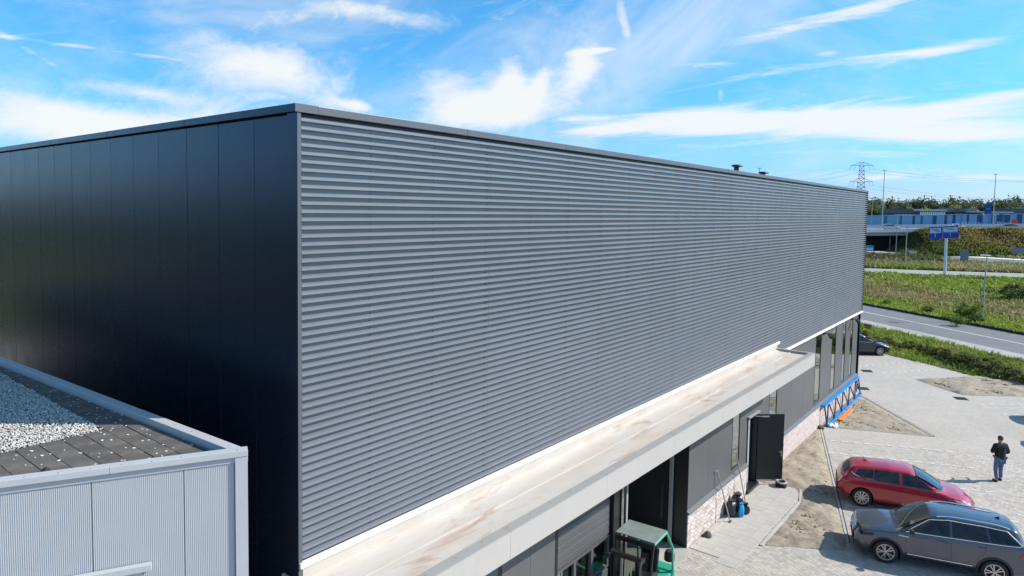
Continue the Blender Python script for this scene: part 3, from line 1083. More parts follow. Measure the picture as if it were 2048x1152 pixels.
HB = Vector((0.422, -0.906, 0)).normalized()          # along the parking bays
HP = Vector((0.906, 0.422, 0)).normalized()
KA, KB_ = Vector((28.18, -0.19, 0)), Vector((17.15, -3.66, 0))
sand1 = [(17.15, -3.66), (28.18, -0.19), (28.2, 0.0), (20.1, 0.0), (20.3, -1.15), (20.25, -1.45), (19.2, -1.70), (15.2, -1.68), (16.5, -3.75)]
sand2 = [(36.2, -0.05), (35.98, -0.41), (30.74, -4.35), (28.97, -0.35), (28.5, 0.0)]
sand3 = [(42.7, -2.15), (46.25, -4.9), (46.05, -7.6), (44.9, -9.8), (42.4, -7.5), (40.35, -4.85), (41.3, -3.6)]
path_poly = [(13.55, -0.03), (19.95, -0.03), (20.25, -1.40), (19.15, -1.64), (15.1, -1.62), (13.4, -1.55)]

SAND = mat('sand', (0.35, 0.295, 0.23), 0.95, var=0.20, vscale=2.6, bump=0.7, bscale=12,
           dirt=[((0.20, 0.155, 0.11), 1.8, 0.50, 0.70, 0.8), ((0.44, 0.39, 0.32), 3.0, 0.55, 0.75, 0.6), ((0.13, 0.11, 0.06), 7.0, 0.56, 0.68, 0.7)])


def heap(name, poly, h, step=0.22, seed=1, m=SAND, edge=0.35):
    r = np.random.default_rng(seed)
    xs = [q[0] for q in poly]; ys = [q[1] for q in poly]
    bpts = []
    for i in range(len(poly)):
        a, c = Vector(poly[i]), Vector(poly[(i + 1) % len(poly)]); k = max(1, int((c - a).length / step))
        bpts += [a + (c - a) * j / k for j in range(k)]
    pts = list(bpts)
    for x in np.arange(min(xs), max(xs), step):
        for y in np.arange(min(ys), max(ys), step):
            q = (x + r.uniform(-.3, .3) * step, y + r.uniform(-.3, .3) * step)
            if inside(q, poly):
                pts.append(Vector(q))
    nb = len(bpts)
    res = delaunay_2d_cdt(pts, [], [list(range(nb))], 1, 1e-5)
    vs = []
    ba = np.array([tuple(q) for q in bpts])
    ph1 = r.uniform(0, 6, 8)
    for q in res[0]:
        d = np.sqrt(((ba - np.array(q)) ** 2).sum(1).min())
        k = min(1.0, d / edge)
        z = 0.004 + k * h * (0.5 + 0.22 * math.sin(q[0] * 2.1 + ph1[0]) + 0.2 * math.sin(q[1] * 2.7 + ph1[1]) + 0.2 * math.sin(q[0] * 5.3 - q[1] * 4.1) + 0.7 * r.random())
        vs.append((q[0], q[1], max(0.003, z)))
    mb = MB(); mb.add(vs, [tuple(f) for f in res[2]])
    return structure(mb.build(name, m, None, smooth=True, angle=180))


heap('sand_bed', sand1, 0.10, 0.12, 1)
heap('sand_bed', sand2, 0.07, 0.13, 2)
heap('sand_bed', sand3, 0.12, 0.3, 3)
CLOD = mat('soil_clod', (0.2, 0.16, 0.11), 0.95, attr=True)
for poly, n, seed, ob in ((sand1, 1500, 41, 'sand_bed'), (sand2, 800, 42, 'sand_bed.001'), (sand3, 900, 43, 'sand_bed.002')):
    xs_ = [q[0] for q in poly]; ys_ = [q[1] for q in poly]; r_ = np.random.default_rng(seed)
    P = np.stack([r_.uniform(min(xs_), max(xs_), n * 3), r_.uniform(min(ys_), max(ys_), n * 3), np.full(n * 3, 0.045)], -1)
    bp_ = np.array([np.array(poly[i]) + (np.array(poly[(i + 1) % len(poly)]) - np.array(poly[i])) * t_ for i in range(len(poly)) for t_ in np.linspace(0, 1, 24)])
    P = np.array([q for q in P if inside(q[:2], poly) and ((bp_ - q[:2]) ** 2).sum(1).min() > 0.09])[:n]
    t_ = r_.uniform(0.5, 1.25, len(P))[:, None] * np.array([[0.33, 0.275, 0.21]])
    gr_ = r_.random(len(P)) < 0.18
    t_[gr_] = np.array([0.12, 0.13, 0.05])
    v, f, c = scatter(ico_v, ico_f, P, r_.uniform(0.012, 0.045, len(P)) * (1 + (poly is sand3)), 0.8, t_, seed)
    stuff(np_mesh('soil_clods', v, f, CLOD, bpy.data.objects[ob], col=c))

# edging stones
KERB = mat('edging_stone', (0.46, 0.445, 0.43), 0.85, var=0.1, vscale=3, objvar=0.06)


def edging(p0, p1, w=0.07, z=0.03, ln=1.0, m=KERB):
    p0, p1 = Vector((*p0, 0)), Vector((*p1, 0)); d = (p1 - p0); n_ = max(1, round(d.length / ln)); st = d / n_; dn_ = d.normalized()
    for k in range(n_):
        c = p0 + st * (k + 0.5)
        mb = MB(); mb.obox((0, 0, 0), dn_ * (st.length / 2 - 0.004), Vector((-dn_.y, dn_.x, 0)) * w / 2, (0, 0, 0.06))
        o = mb.build('edging_stone', m, lot, bevel=0.006)
        o.location = (c.x, c.y, z - 0.06 + random.uniform(-0.003, 0.003))


edging((28.2, -0.22), (17.1, -3.71)); edging((36.05, -0.42), (30.7, -4.42)); edging((20.3, -1.44), (19.2, -1.72)); edging((19.2, -1.72), (15.15, -1.70), w=0.12)
edging((13.95, -0.16), (16.4, -0.22), w=0.05); edging((30.7, -4.42), (28.9, -0.4), w=0.06, z=0.012)
DARKJ = mat('dark_joint', (0.05, 0.047, 0.043), 0.95)
for a, c in (((28.24, -0.27), (17.16, -3.76)), ((36.1, -0.48), (30.76, -4.49))):
    a, c = Vector((*a, 0)), Vector((*c, 0)); dn_ = (c - a).normalized()
    MB().obox((a + c) / 2 + Vector((0, 0, 0.0)), dn_ * ((c - a).length / 2), Vector((-dn_.y, dn_.x, 0)) * 0.012, (0, 0, 0.018)).build('joint', DARKJ, lot)

# path slabs in front of the wall
SLABP = mat('path_slab', (0.46, 0.43, 0.40), 0.85, var=0.08, vscale=2.5, objvar=0.05, bump=0.2, bscale=40, dirt=[((0.50, 0.45, 0.38), 0.8, 0.55, 0.75, 0.5)])
pm = {}
for i in range(24):
    for j in range(6):
        x0 = 13.3 + i * 0.305; y0 = -0.05 - (j + 1) * 0.305
        poly = [(x0, y0), (x0 + 0.300, y0), (x0 + 0.300, y0 + 0.300), (x0, y0 + 0.300)]
        if inside((x0 + 0.15, y0 + 0.15), path_poly):
            if 'm' not in pm:
                q = MB(); q.box(0, 0, -0.05, 0.30, 0.30, 0.0); me = bpy.data.meshes.new('path_slab'); me.from_pydata(q.v, [], q.f); me.materials.append(SLABP); pm['m'] = me
            o = link('path_slab', pm['m'], lot)
            o.location = (x0, y0, 0.012 + random.uniform(-0.002, 0.002)); o.rotation_euler = (random.uniform(-.003, .003), random.uniform(-.003, .003), 0)

# single paving bricks in herringbone bond, near part of the lot
PW = 0.105
pang = R(70)
pu = Vector((math.cos(pang), math.sin(pang), 0)); pv = Vector((-math.sin(pang), math.cos(pang), 0))
PAVER = mat('paver', (0.46, 0.415, 0.375), 0.88, var=0.10, vscale=0.5, objvar=0.14, bump=0.2, bscale=60,
            dirt=[((0.50, 0.455, 0.41), 0.22, 0.5, 0.72, 0.6), ((0.30, 0.285, 0.275), 1.6, 0.56, 0.8, 0.4)])
PAVER_S = mat('pavers', (0.40, 0.38, 0.365), 0.88, var=0.10, vscale=0.5, attr=True, bump=0.2, bscale=60)
excl = [sand1, sand2, path_poly]
cells = []
for i in range(-260, 260):
    for j in range(-260, 260):
        c4 = (i - j) % 4
        if c4 == 0:
            cx, cy, hor = (i + 1.0) * PW, (j + 0.5) * PW, True
        elif c4 == 3:
            cx, cy, hor = (i + 0.5) * PW, (j + 1.0) * PW, False
        else:
            continue
        P = Vector((19.5, -4.5, 0)) + pu * cx + pv * cy
        if P.y > -0.06 and P.x > REC1 or P.y > -0.28:
            continue
        if P.x > 29.5 or P.x < 9:
            continue
        cells.append((P.x, P.y, hor))
arr = np.array([(a, c, 0.0) for a, c, _ in cells])
pu_, pv_, pd_ = project(arr)
sel = [k for k in range(len(cells)) if 1240 < pu_[k] < 2110 and 830 < pv_[k] < 1215 and pd_[k] < 29
       and not any(inside(cells[k][:2], e) for e in excl)]
sel.sort(key=lambda k: pd_[k] + (1000 if (pv_[k] > 1150 or pu_[k] > 2046) else 0))
g = 0.0045
q = MB(); q.box(-PW + g, -PW / 2 + g, -0.05, PW - g, PW / 2 - g, 0.0)
mep = bpy.data.meshes.new('paver'); mep.from_pydata(q.v, [], q.f); mep.materials.append(PAVER)
for k in sel[:280]:
    x, y, hor = cells[k]
    o = link('paver', mep, lot)
    o.location = (x, y, 0.005 + random.uniform(-0.003, 0.002)); o.rotation_euler = (random.uniform(-.006, .006), random.uniform(-.006, .006), pang + (0 if hor else math.pi / 2))
rest = sel[280:]
bx0 = np.array([(sx * (PW - g), sy * (PW / 2 - g), z) for z in (-0.03, 0.0) for sx, sy in ((-1, -1), (1, -1), (1, 1), (-1, 1))])
bf0 = np.array([(4, 5, 6, 7), (0, 1, 5, 4), (1, 2, 6, 5), (2, 3, 7, 6), (3, 0, 4, 7)])
ang = np.array([pang + (0 if cells[k][2] else math.pi / 2) for k in rest])
vv = np.zeros((len(rest), 8, 3))
vv[:, :, 0] = bx0[None, :, 0] * np.cos(ang)[:, None] - bx0[None, :, 1] * np.sin(ang)[:, None] + np.array([cells[k][0] for k in rest])[:, None]
vv[:, :, 1] = bx0[None, :, 0] * np.sin(ang)[:, None] + bx0[None, :, 1] * np.cos(ang)[:, None] + np.array([cells[k][1] for k in rest])[:, None]
vv[:, :, 2] = bx0[None, :, 2] + 0.003 + rng.uniform(-0.003, 0.002, len(rest))[:, None]
ff = bf0[None] + (np.arange(len(rest)) * 8)[:, None, None]
tone = rng.uniform(0.85, 1.14, len(rest))
cc = np.repeat(np.stack([0.46 * tone, 0.415 * tone, 0.375 * tone], -1), 8, axis=0)
stuff(np_mesh('pavers', vv.reshape(-1, 3), ff.reshape(-1, 4), PAVER_S, lot, col=cc), 'herringbone paving bricks further off')

# white bay markings: one white brick after another
MARK = mat('white_marking_brick', (0.62, 0.61, 0.59), 0.8, var=0.12, vscale=6, objvar=0.06)
q = MB(); q.box(-0.15, -0.05, -0.03, 0.15, 0.05, 0.011)
mem = bpy.data.meshes.new('marking_brick'); mem.from_pydata(q.v, [], q.f); mem.materials.append(MARK)


def dashes(p0, p1, n_):
    a, c = Vector((*p0, 0)), Vector((*p1, 0)); an = math.atan2((c - a).y, (c - a).x)
    for k in range(n_):
        p = a + (c - a) * k / (n_ - 1)
        o = link('marking_brick', mem, lot); o.location = p; o.rotation_euler = (0, 0, an)


dashes((26.95, -1.05), (28.9, -5.25), 11)
dashes((25.25, -1.35), (27.25, -6.1), 12)
for k in range(1, 4):                                  # lines hidden in part by the parked cars
    o_ = Vector((-2.42, -0.78)) * k
    dashes((25.25 + o_.x, -1.35 + o_.y * 1.0 - 0.1 * k), (27.25 + o_.x, -6.1 + o_.y), 12)
dashes((44.3, 1.3), (48.6, -1.5), 10)
dashes((43.2, -0.35), (46.4, -2.6), 8)
dashes((38.6, -5.8), (41.9, -9.5), 10)
dashes((37.3, -6.85), (40.5, -10.6), 10)

# drain covers
IRON = mat('cast_iron', (0.05, 0.048, 0.045), 0.6, 0.6, var=0.2, vscale=20)
for (x, y), lab in (((43.06, 0.62), 'dark drain cover in the paving beyond the warehouse corner'), ((39.4, -4.79), 'dark drain cover near the sandy island in the lot'),
                    ((37.98, -0.12), 'dark drain cover close to the far warehouse corner')):
    d = empty('drain_cover', (x, y, 0), R(25), label=lab, cat='drain cover', group='drain covers in the lot')
    q = MB(); q.box(-0.3, -0.3, -0.03, 0.3, -0.25, 0.012); q.box(-0.3, 0.25, -0.03, 0.3, 0.3, 0.012); q.box(-0.3, -0.25, -0.03, -0.25, 0.25, 0.012); q.box(0.25, -0.25, -0.03, 0.3, 0.25, 0.012)
    q.build('rim', IRON, d)
    q = MB()
    for k in range(6):
        q.box(-0.25, -0.235 + k * 0.08, -0.03, 0.25, -0.195 + k * 0.08, 0.010)
    q.build('grate', IRON, d)

# ------------------------------------------------------------------ roads
ASPHALT = mat('asphalt', (0.16, 0.16, 0.165), 0.85, var=0.10, vscale=0.4, bump=0.2, bscale=30, stretch=(1, 1, 1))
PALE = mat('pale_verge', (0.36, 0.345, 0.32), 0.9, var=0.15, vscale=0.8, dirt=[((0.20, 0.22, 0.09), 0.9, 0.55, 0.7, 0.7)])
PAINT = mat('road_paint', (0.75, 0.75, 0.73), 0.7, var=0.1, vscale=2)
rd = Vector((0.605, 0.796)).normalized(); rp = Vector((rd.y, -rd.x))          # along the near road, and away from the lot
RN = Vector((61.95, -0.85))


def rstrip(q0, q1, z, name, m, parent=None, t0=-120, t1=160, step=20, thick=0.0):
    mb = MB(); k = int((t1 - t0) / step)
    for i in range(k):
        a, c = t0 + i * step, t0 + (i + 1) * step
        pts = [RN + rd * a + rp * q0, RN + rd * a + rp * q1, RN + rd * c + rp * q1, RN + rd * c + rp * q0]
        mb.add([(p.x, p.y, z) for p in pts], [(0, 1, 2, 3)])
    return mb.build(name, m, parent)


road1 = structure(rstrip(0, 8.15, 0.0, 'road', ASPHALT))
rstrip(3.95, 4.09, 0.005, 'lane_line', PAINT, road1)
vg = structure(rstrip(-2.1, -0.02, 0.004, 'verge_strip', PALE))
# low soil step on the far side, blackened for the roadside grass shadow
STEP_SHADE = mat('soil_step_shade', (0.035, 0.034, 0.03), 0.9, var=0.2, vscale=3)
mb = MB()
for t in range(-60, 80, 4):
    a, c = RN + rd * t + rp * 8.15, RN + rd * (t + 3.98) + rp * 8.15
    mb.prism([tuple(a), tuple(c), tuple(c + rp * 0.25), tuple(a + rp * 0.25)], -0.05, 0.22)
structure(mb.build('shaded_soil_step', STEP_SHADE))


def ribbon(name, near, far, z, m, ext=60, parent=None):
    """strip between two picture-measured edge lines laid out on the ground"""
    def line(pts):
        P = [Vector(gp(*q)[:2]) for q in pts]
        P = [P[0] + (P[0] - P[1]).normalized() * ext] + P + [P[-1] + (P[-1] - P[-2]).normalized() * ext]
        return P
    A, Bq = line(near), line(far)
    mb_ = MB(); n_ = len(A)
    mb_.add([(p.x, p.y, z) for p in A] + [(p.x, p.y, z) for p in Bq], [(i, i + 1, n_ + i + 1, n_ + i) for i in range(n_ - 1)])
    return mb_.build(name, m, parent)


cyc = structure(ribbon('cycle_path', [(1730, 545), (1880, 551), (2046, 556)], [(1730, 538), (1880, 543.5), (2046, 548.5)], 0.0, mat('path_asphalt', (0.30, 0.295, 0.29), 0.9, var=0.1)))
ribbon('edge_band', [(1730, 538.4), (1880, 543.9), (2046, 549)], [(1730, 536.6), (1880, 542), (2046, 547)], 0.012, PALE, parent=cyc)
r3 = structure(ribbon('slip_road', [(1745, 511), (1900, 521), (2046, 531)], [(1745, 502), (1900, 510.5), (2046, 519)], 0.0, ASPHALT))
ribbon('edge_band', [(1745, 503.6), (1900, 512), (2046, 520.6)], [(1745, 501.6), (1900, 510), (2046, 518.6)], 0.02, PAINT, parent=r3)

# ------------------------------------------------------------------ plants


def leafmat(name, upbias, transl):
    """leaf surface: part of the light passes through the blade; shading normal leans upward like a real sward"""
    m_ = bpy.data.materials.new(name); m_.use_nodes = True
    nt_ = m_.node_tree; N_ = nt_.nodes; K_ = nt_.links; N_.clear()
    at_ = N_.new('ShaderNodeAttribute'); at_.attribute_name = 'Col'
    ge_ = N_.new('ShaderNodeNewGeometry')
    mx_ = N_.new('ShaderNodeMix'); mx_.data_type = 'VECTOR'; mx_.inputs[0].default_value = upbias; mx_.inputs[5].default_value = (0, 0, 1)
    K_.new(ge_.outputs['Normal'], mx_.inputs[4])
    nm_ = N_.new('ShaderNodeVectorMath'); nm_.operation = 'NORMALIZE'; K_.new(mx_.outputs[1], nm_.inputs[0])
    df_ = N_.new('ShaderNodeBsdfPrincipled'); df_.inputs['Roughness'].default_value = 0.7; df_.inputs['Specular IOR Level'].default_value = 0.2
    K_.new(at_.outputs[0], df_.inputs['Base Color']); K_.new(nm_.outputs[0], df_.inputs['Normal'])
    tr_ = N_.new('ShaderNodeBsdfTranslucent'); K_.new(at_.outputs[0], tr_.inputs[0])
    ms_ = N_.new('ShaderNodeMixShader'); ms_.inputs[0].default_value = transl
    K_.new(df_.outputs[0], ms_.inputs[1]); K_.new(tr_.outputs[0], ms_.inputs[2])
    ou_ = N_.new('ShaderNodeOutputMaterial'); K_.new(ms_.outputs[0], ou_.inputs[0])
    return m_


LEAFM = leafmat('foliage', 0.35, 0.35)
GRASSM = leafmat('grass_blades', 0.6, 0.30)
BARK = mat('bark', (0.09, 0.07, 0.05), 0.9, var=0.2, vscale=6)


def blades(pos, height, width, cols, k=4, lean=0.45, seed=1):
    """tufts of bent two-part blades, one mesh"""
    r = np.random.default_rng(seed); n_ = len(pos)
    pos = np.repeat(pos, k, axis=0); hh = np.repeat(height, k) * r.uniform(0.6, 1.15, n_ * k); ww = np.repeat(width, k) * r.uniform(0.7, 1.2, n_ * k)
    cc_ = np.repeat(cols, k, axis=0) * r.uniform(0.8, 1.2, (n_ * k, 1))
    a = r.uniform(0, 2 * math.pi, n_ * k); ln_ = r.uniform(0.1, lean * 2, n_ * k) * hh
    d = np.stack([np.cos(a), np.sin(a), np.zeros_like(a)], -1); s_ = np.stack([-np.sin(a), np.cos(a), np.zeros_like(a)], -1)
    base = pos + d * (r.uniform(0, 0.5, n_ * k) * np.repeat(width, k) * 3)[:, None]
    up = np.array([0, 0, 1.0])
    v0 = base - s_ * ww[:, None] / 2; v1 = base + s_ * ww[:, None] / 2
    mid = base + up * (hh * 0.6)[:, None] + d * (ln_ * 0.35)[:, None]
    v2 = mid + s_ * ww[:, None] * 0.42; v3 = mid - s_ * ww[:, None] * 0.42
    v4 = base + up * hh[:, None] + d * ln_[:, None]
    V = np.stack([v0, v1, v2, v3, v4], 1).reshape(-1, 3)
    o5 = (np.arange(n_ * k) * 5)[:, None]
    F = np.concatenate([o5 + np.array([[0, 1, 2]]), o5 + np.array([[0, 2, 3]]), o5 + np.array([[3, 2, 4]])])
    C = np.repeat(cc_, 5, axis=0); C[::5] *= 1; 
    return V, F, C


def vnoise(x, y, s, seed=0):
    """cheap smooth value noise, 0..1"""
    r = np.random.default_rng(seed); T = r.random((64, 64))
    x = np.asarray(x) / s; y = np.asarray(y) / s
    xi = np.floor(x).astype(int); yi = np.floor(y).astype(int); fx = x - xi; fy = y - yi
    fx = fx * fx * (3 - 2 * fx); fy = fy * fy * (3 - 2 * fy)
    g_ = lambda i, j: T[i % 64, j % 64]
    return (g_(xi, yi) * (1 - fx) + g_(xi + 1, yi) * fx) * (1 - fy) + (g_(xi, yi + 1) * (1 - fx) + g_(xi + 1, yi + 1) * fx) * fy


GREEN, LIME, OLIVE, STRAW, DARKG = (np.array(c) for c in ((0.18, 0.27, 0.03), (0.33, 0.42, 0.05), (0.30, 0.27, 0.08), (0.46, 0.36, 0.20), (0.07, 0.10, 0.035)))


def mixcol(a, b_, t):
    return a[None] * (1 - t)[:, None] + b_[None] * t[:, None]


def rel(x, y):
    """along / across the near road"""
    dx, dy = x - RN.x, y - RN.y
    return dx * rd.x + dy * rd.y, dx * rp.x + dy * rp.y


def grass(name, x, y, hfun, wfun, cfun, label, z=None, k=4, seed=1, lean=0.45):
    z = np.zeros_like(x) - 0.03 if z is None else z
    V, F, C = blades(np.stack([x, y, z], -1), hfun, wfun, cfun, k, lean, seed)
    o = np_mesh(name, V, F, GRASSM, None, col=C)
    return tag(o, label, 'grass', kind='stuff')


def cull(x, y, margin=170, top=-200, z=0.0):
    u, v, d = project(np.stack([x, y, np.full_like(x, z)], -1))
    k = (d > 2) & (u > 1720 - margin) & (u < 2048 + margin) & (v > top) & (v < 1250)
    return x[k], y[k]


# verge between lot and near road
n = 30000
t = rng.uniform(-40, 40, n); q_ = rng.uniform(-15.5, -1.9, n)
x = RN.x + rd.x * t + rp.x * q_; y = RN.y + rd.y * t + rp.y * q_
ok_ = np.array([not inside((a, c), lot_poly) and not inside((a, c), sand3) for a, c in zip(x, y)])
x, y = cull(x[ok_], y[ok_])
t_, q2 = rel(x, y)
nz = vnoise(x, y, 3.0, 1); nz2 = vnoise(x, y, 1.1, 2)
near = np.clip((-q2 - 9.0) / 4, 0, 1)
c_ = mixcol(GREEN, LIME, np.clip(nz * 1.3 - 0.1, 0, 1)); st = np.clip((nz2 - 0.5) * 2 + near * 0.5 - 0.1, 0, 0.9)
c_ = c_ * (1 - st)[:, None] + (OLIVE * 0.5 + STRAW * 0.5)[None] * st[:, None]
grass('verge_grass', x, y, rng.uniform(0.10, 0.32, len(x)) * (0.7 + nz), rng.uniform(0.03, 0.07, len(x)), c_, 'rough green verge grass between the paved lot and the road', k=4, seed=4)

# meadow beyond the near road, straw-coloured towards the road, lush further back
n = 52000
t = rng.uniform(-75, 75, n); q_ = 8.3 + rng.uniform(0, 1, n) ** 1.25 * 62
x = RN.x + rd.x * t + rp.x * q_; y = RN.y + rd.y * t + rp.y * q_
x, y = cull(x, y, 120)
u_, v_, d_ = project(np.stack([x, y, np.zeros_like(x)], -1))
kk = v_ > 546 + (u_ - 1730) * 0.035
x, y, v_, u_ = x[kk], y[kk], v_[kk], u_[kk]
t_, q2 = rel(x, y)
nz = vnoise(x, y, 7.0, 5); nz2 = vnoise(x, y, 2.2, 6); nz3 = vnoise(x, y, 16, 7)
band = np.exp(-((q2 - 22 - 7 * (nz3 - 0.5)) / 9.5) ** 2)                 # dry grass zone
st = np.clip(band * 1.15 + (nz2 - 0.55) * 1.0, 0, 0.95)
c_ = mixcol(GREEN * 1.0, LIME, np.clip(nz * 1.5 - 0.25, 0, 1))
c_ = c_ * (1 - st)[:, None] + mixcol(STRAW, OLIVE, np.clip(nz2 * 1.2, 0, 1)) * st[:, None]
dk = np.clip((nz2 - 0.66) * 4, 0, 1) * (q2 > 30)
c_ = c_ * (1 - dk)[:, None] + DARKG[None] * dk[:, None]
grass('meadow_grass', x, y, rng.uniform(0.2, 0.5, len(x)) * (0.6 + 0.9 * nz), rng.uniform(0.06, 0.15, len(x)) * (1 + q2 / 40), c_, 'tall meadow of lush green and dry brown grass beyond the road', k=4, seed=6)
# dense low edge along the far roadside
n = 5000
t = rng.uniform(-50, 50, n); q_ = rng.uniform(8.4, 12.5, n)
x, y = cull(RN.x + rd.x * t + rp.x * q_, RN.y + rd.y * t + rp.y * q_, 120)
nz = vnoise(x, y, 2.0, 8)
grass('roadside_grass', x, y, rng.uniform(0.25, 0.5, len(x)), rng.uniform(0.05, 0.1, len(x)), mixcol(GREEN * 1.1, LIME * 1.1, nz), 'bright green grass edge along the far side of the road', k=5, seed=8)

# ground between cycle path and highway
n = 22000
u_ = rng.uniform(1640, 2150, n); v_ = rng.uniform(505, 548, n)
r_ = np.stack([_r2 * (a - CX) / FPX + _d2 * (c - CY) / FPX + _f for a, c in zip(u_, v_)])
P = CAM + r_ * (-CAM[2] / r_[:, 2])[:, None]
on3 = (v_ > 501.5 + (u_ - 1745) * 0.056) & (v_ < 511.5 + (u_ - 1745) * 0.0665) & (u_ > 1735)
on2 = v_ > 536.0 + (u_ - 1730) * 0.033
kk = ~(on3 | on2)
x, y, u_, v_ = P[kk, 0], P[kk, 1], u_[kk], v_[kk]
nz = vnoise(x, y, 5, 9); nz2 = vnoise(x, y, 12, 10)
dark = np.exp(-((v_ - (521 + (u_ - 1730) * 0.02)) / 6.0) ** 2) * np.clip((1905 - u_) / 40, 0, 1)
c_ = mixcol(GREEN * 1.1, STRAW * 0.9, np.clip(nz * 0.9 + nz2 * 0.6 - 0.2, 0, 1))
c_ = c_ * (1 - dark * 0.85)[:, None] + (DARKG * 0.8)[None] * (dark * 0.85)[:, None]
grass('far_field_grass', x, y, rng.uniform(0.35, 0.9, len(x)) * (1 + dark * 1.3), rng.uniform(0.2, 0.5, len(x)), c_, 'mixed grass and dark reeds before the slip road', k=3, seed=10)


def leaf_mesh(name, n_, rx, ry, rz, leaf, clumps, seed, c0, c1, flat=0.0, zc=None, twigs=True, lobes=0.35):
    """a crown of small faces gathered in clumps; uneven outline and gaps"""
    r = np.random.default_rng(seed)
    ctr = r.normal(size=(clumps, 3)); ctr /= np.linalg.norm(ctr, axis=1)[:, None]
    ctr *= (r.uniform(0.25, 1.0, clumps) ** 0.6)[:, None] * 0.8
    if flat:
        ctr[:, 2] = np.abs(ctr[:, 2]) * (1 - flat) + ctr[:, 2] * flat
    w = r.uniform(0.12, lobes, clumps)
    idx = r.integers(0, clumps, n_)
    g3 = r.normal(size=(n_, 3)); g3 /= np.linalg.norm(g3, axis=1)[:, None]
    p = ctr[idx] + g3 * (r.random(n_) ** 0.45 * w[idx] * 1.15)[:, None]
    p *= np.array([rx, ry, rz])
    a = r.normal(size=(n_, 3)); a /= np.linalg.norm(a, axis=1)[:, None]
    b_ = np.cross(a, r.normal(size=(n_, 3))); b_ /= np.linalg.norm(b_, axis=1)[:, None]
    s_ = leaf * r.uniform(0.6, 1.4, n_)
    V = np.stack([p - a * s_[:, None], p + b_ * s_[:, None] * 0.55, p + a * s_[:, None], p - b_ * s_[:, None] * 0.55], 1)
    V[:, :, 2] += rz if zc is None else zc
    V[:, :, 2] = np.maximum(V[:, :, 2], 0.02)
    tone = r.uniform(0, 1, clumps)[idx] * 0.7 + r.uniform(0, 0.3, n_)
    C = np.repeat(np.array(c0)[None] * (1 - tone)[:, None] + np.array(c1)[None] * tone[:, None], 4, axis=0)
    F = (np.arange(n_) * 4)[:, None] + np.arange(4)[None]
    return V.reshape(-1, 3), F, C


def mesh_only(name, V, F, C):
    o = np_mesh(name, V, F, LEAFM, None, col=C)
    me_ = o.data
    bpy.data.objects.remove(o)
    return me_


SHRUBS = [mesh_only('foliage', *leaf_mesh('s', 1500, 0.75, 0.75, 0.55, 0.055, 26, 11 + k, c0, c1, lobes=0.42)) for k, (c0, c1) in enumerate(
    (((0.05, 0.07, 0.025), (0.17, 0.20, 0.06)), ((0.09, 0.10, 0.03), (0.27, 0.25, 0.09)), ((0.09, 0.15, 0.02), (0.23, 0.30, 0.045)), ((0.14, 0.11, 0.06), (0.33, 0.27, 0.15))))]


def stems(name, h, spread, n_, seed):
    r = random.Random(seed); mb_ = MB()
    for k in range(n_):
        a = r.uniform(0, 6.28)
        mb_.tube((0, 0, -0.03), (math.cos(a) * spread, math.sin(a) * spread, h * r.uniform(0.7, 1)), 0.016, 0.006, 5)
    me_ = bpy.data.meshes.new(name); me_.from_pydata(mb_.v, [], mb_.f); me_.materials.append(BARK)
    return me_


STEM = stems('stem', 0.8, 0.35, 7, 3)


def shrub(x, y, s, kind, label, group, hz=1.0):
    w = empty('shrub', (x, y, 0), random.uniform(0, 6.28), label=label, cat='shrub', group=group)
    w.scale = (s, s, s * hz)
    link('foliage', SHRUBS[kind], w); link('stem', STEM, w)
    return w


# scrubby hedge between the lot and the verge
hedge_px = [(1722, 676, 1.5, 0), (1738, 684, 1.0, 1), (1752, 682, 1.0, 0), (1762, 690, 1.0, 3), (1775, 688, 1.1, 0), (1790, 694, 1.1, 1), (1803, 698, 1.2, 3), (1818, 701, 1.2, 0),
            (1834, 702, 1.2, 1), (1848, 708, 1.3, 0), (1862, 711, 1.4, 1), (1877, 714, 1.4, 0), (1890, 719, 1.3, 1), (1904, 723, 1.4, 0), (1918, 727, 1.4, 2),
            (1933, 732, 1.5, 0), (1948, 737, 1.5, 1), (1964, 742, 1.6, 0), (1979, 746, 1.5, 3), (1995, 751, 1.6, 0), (2012, 756, 1.5, 1), (2030, 762, 1.6, 0), (2046, 768, 1.5, 1),
            (2064, 774, 1.5, 0), (1735, 660, 1.3, 3)]
names = ['first', 'second', 'third', 'fourth', 'fifth', 'sixth', 'seventh', 'eighth', 'ninth', 'tenth', 'eleventh', 'twelfth', 'thirteenth', 'fourteenth', 'fifteenth', 'sixteenth',
         'seventeenth', 'eighteenth', 'nineteenth', 'twentieth', 'twenty-first', 'twenty-second', 'twenty-third', 'twenty-fourth', 'twenty-fifth']
for i, (u, v, s, kd) in enumerate(hedge_px):
    P = gp(u, v)
    tone_ = ('dark green', 'olive green', 'fresh green', 'brownish')[kd]
    lab = f'{tone_} shrub, {names[i]} from the warehouse in the scrubby hedge by the lot' if i < 24 else 'brownish shrub set back from the hedge beside the warehouse corner'
    shrub(P[0], P[1], s * random.uniform(0.5, 0.74), kd, lab, 'shrubs along the edge of the lot', random.uniform(0.65, 1.0))
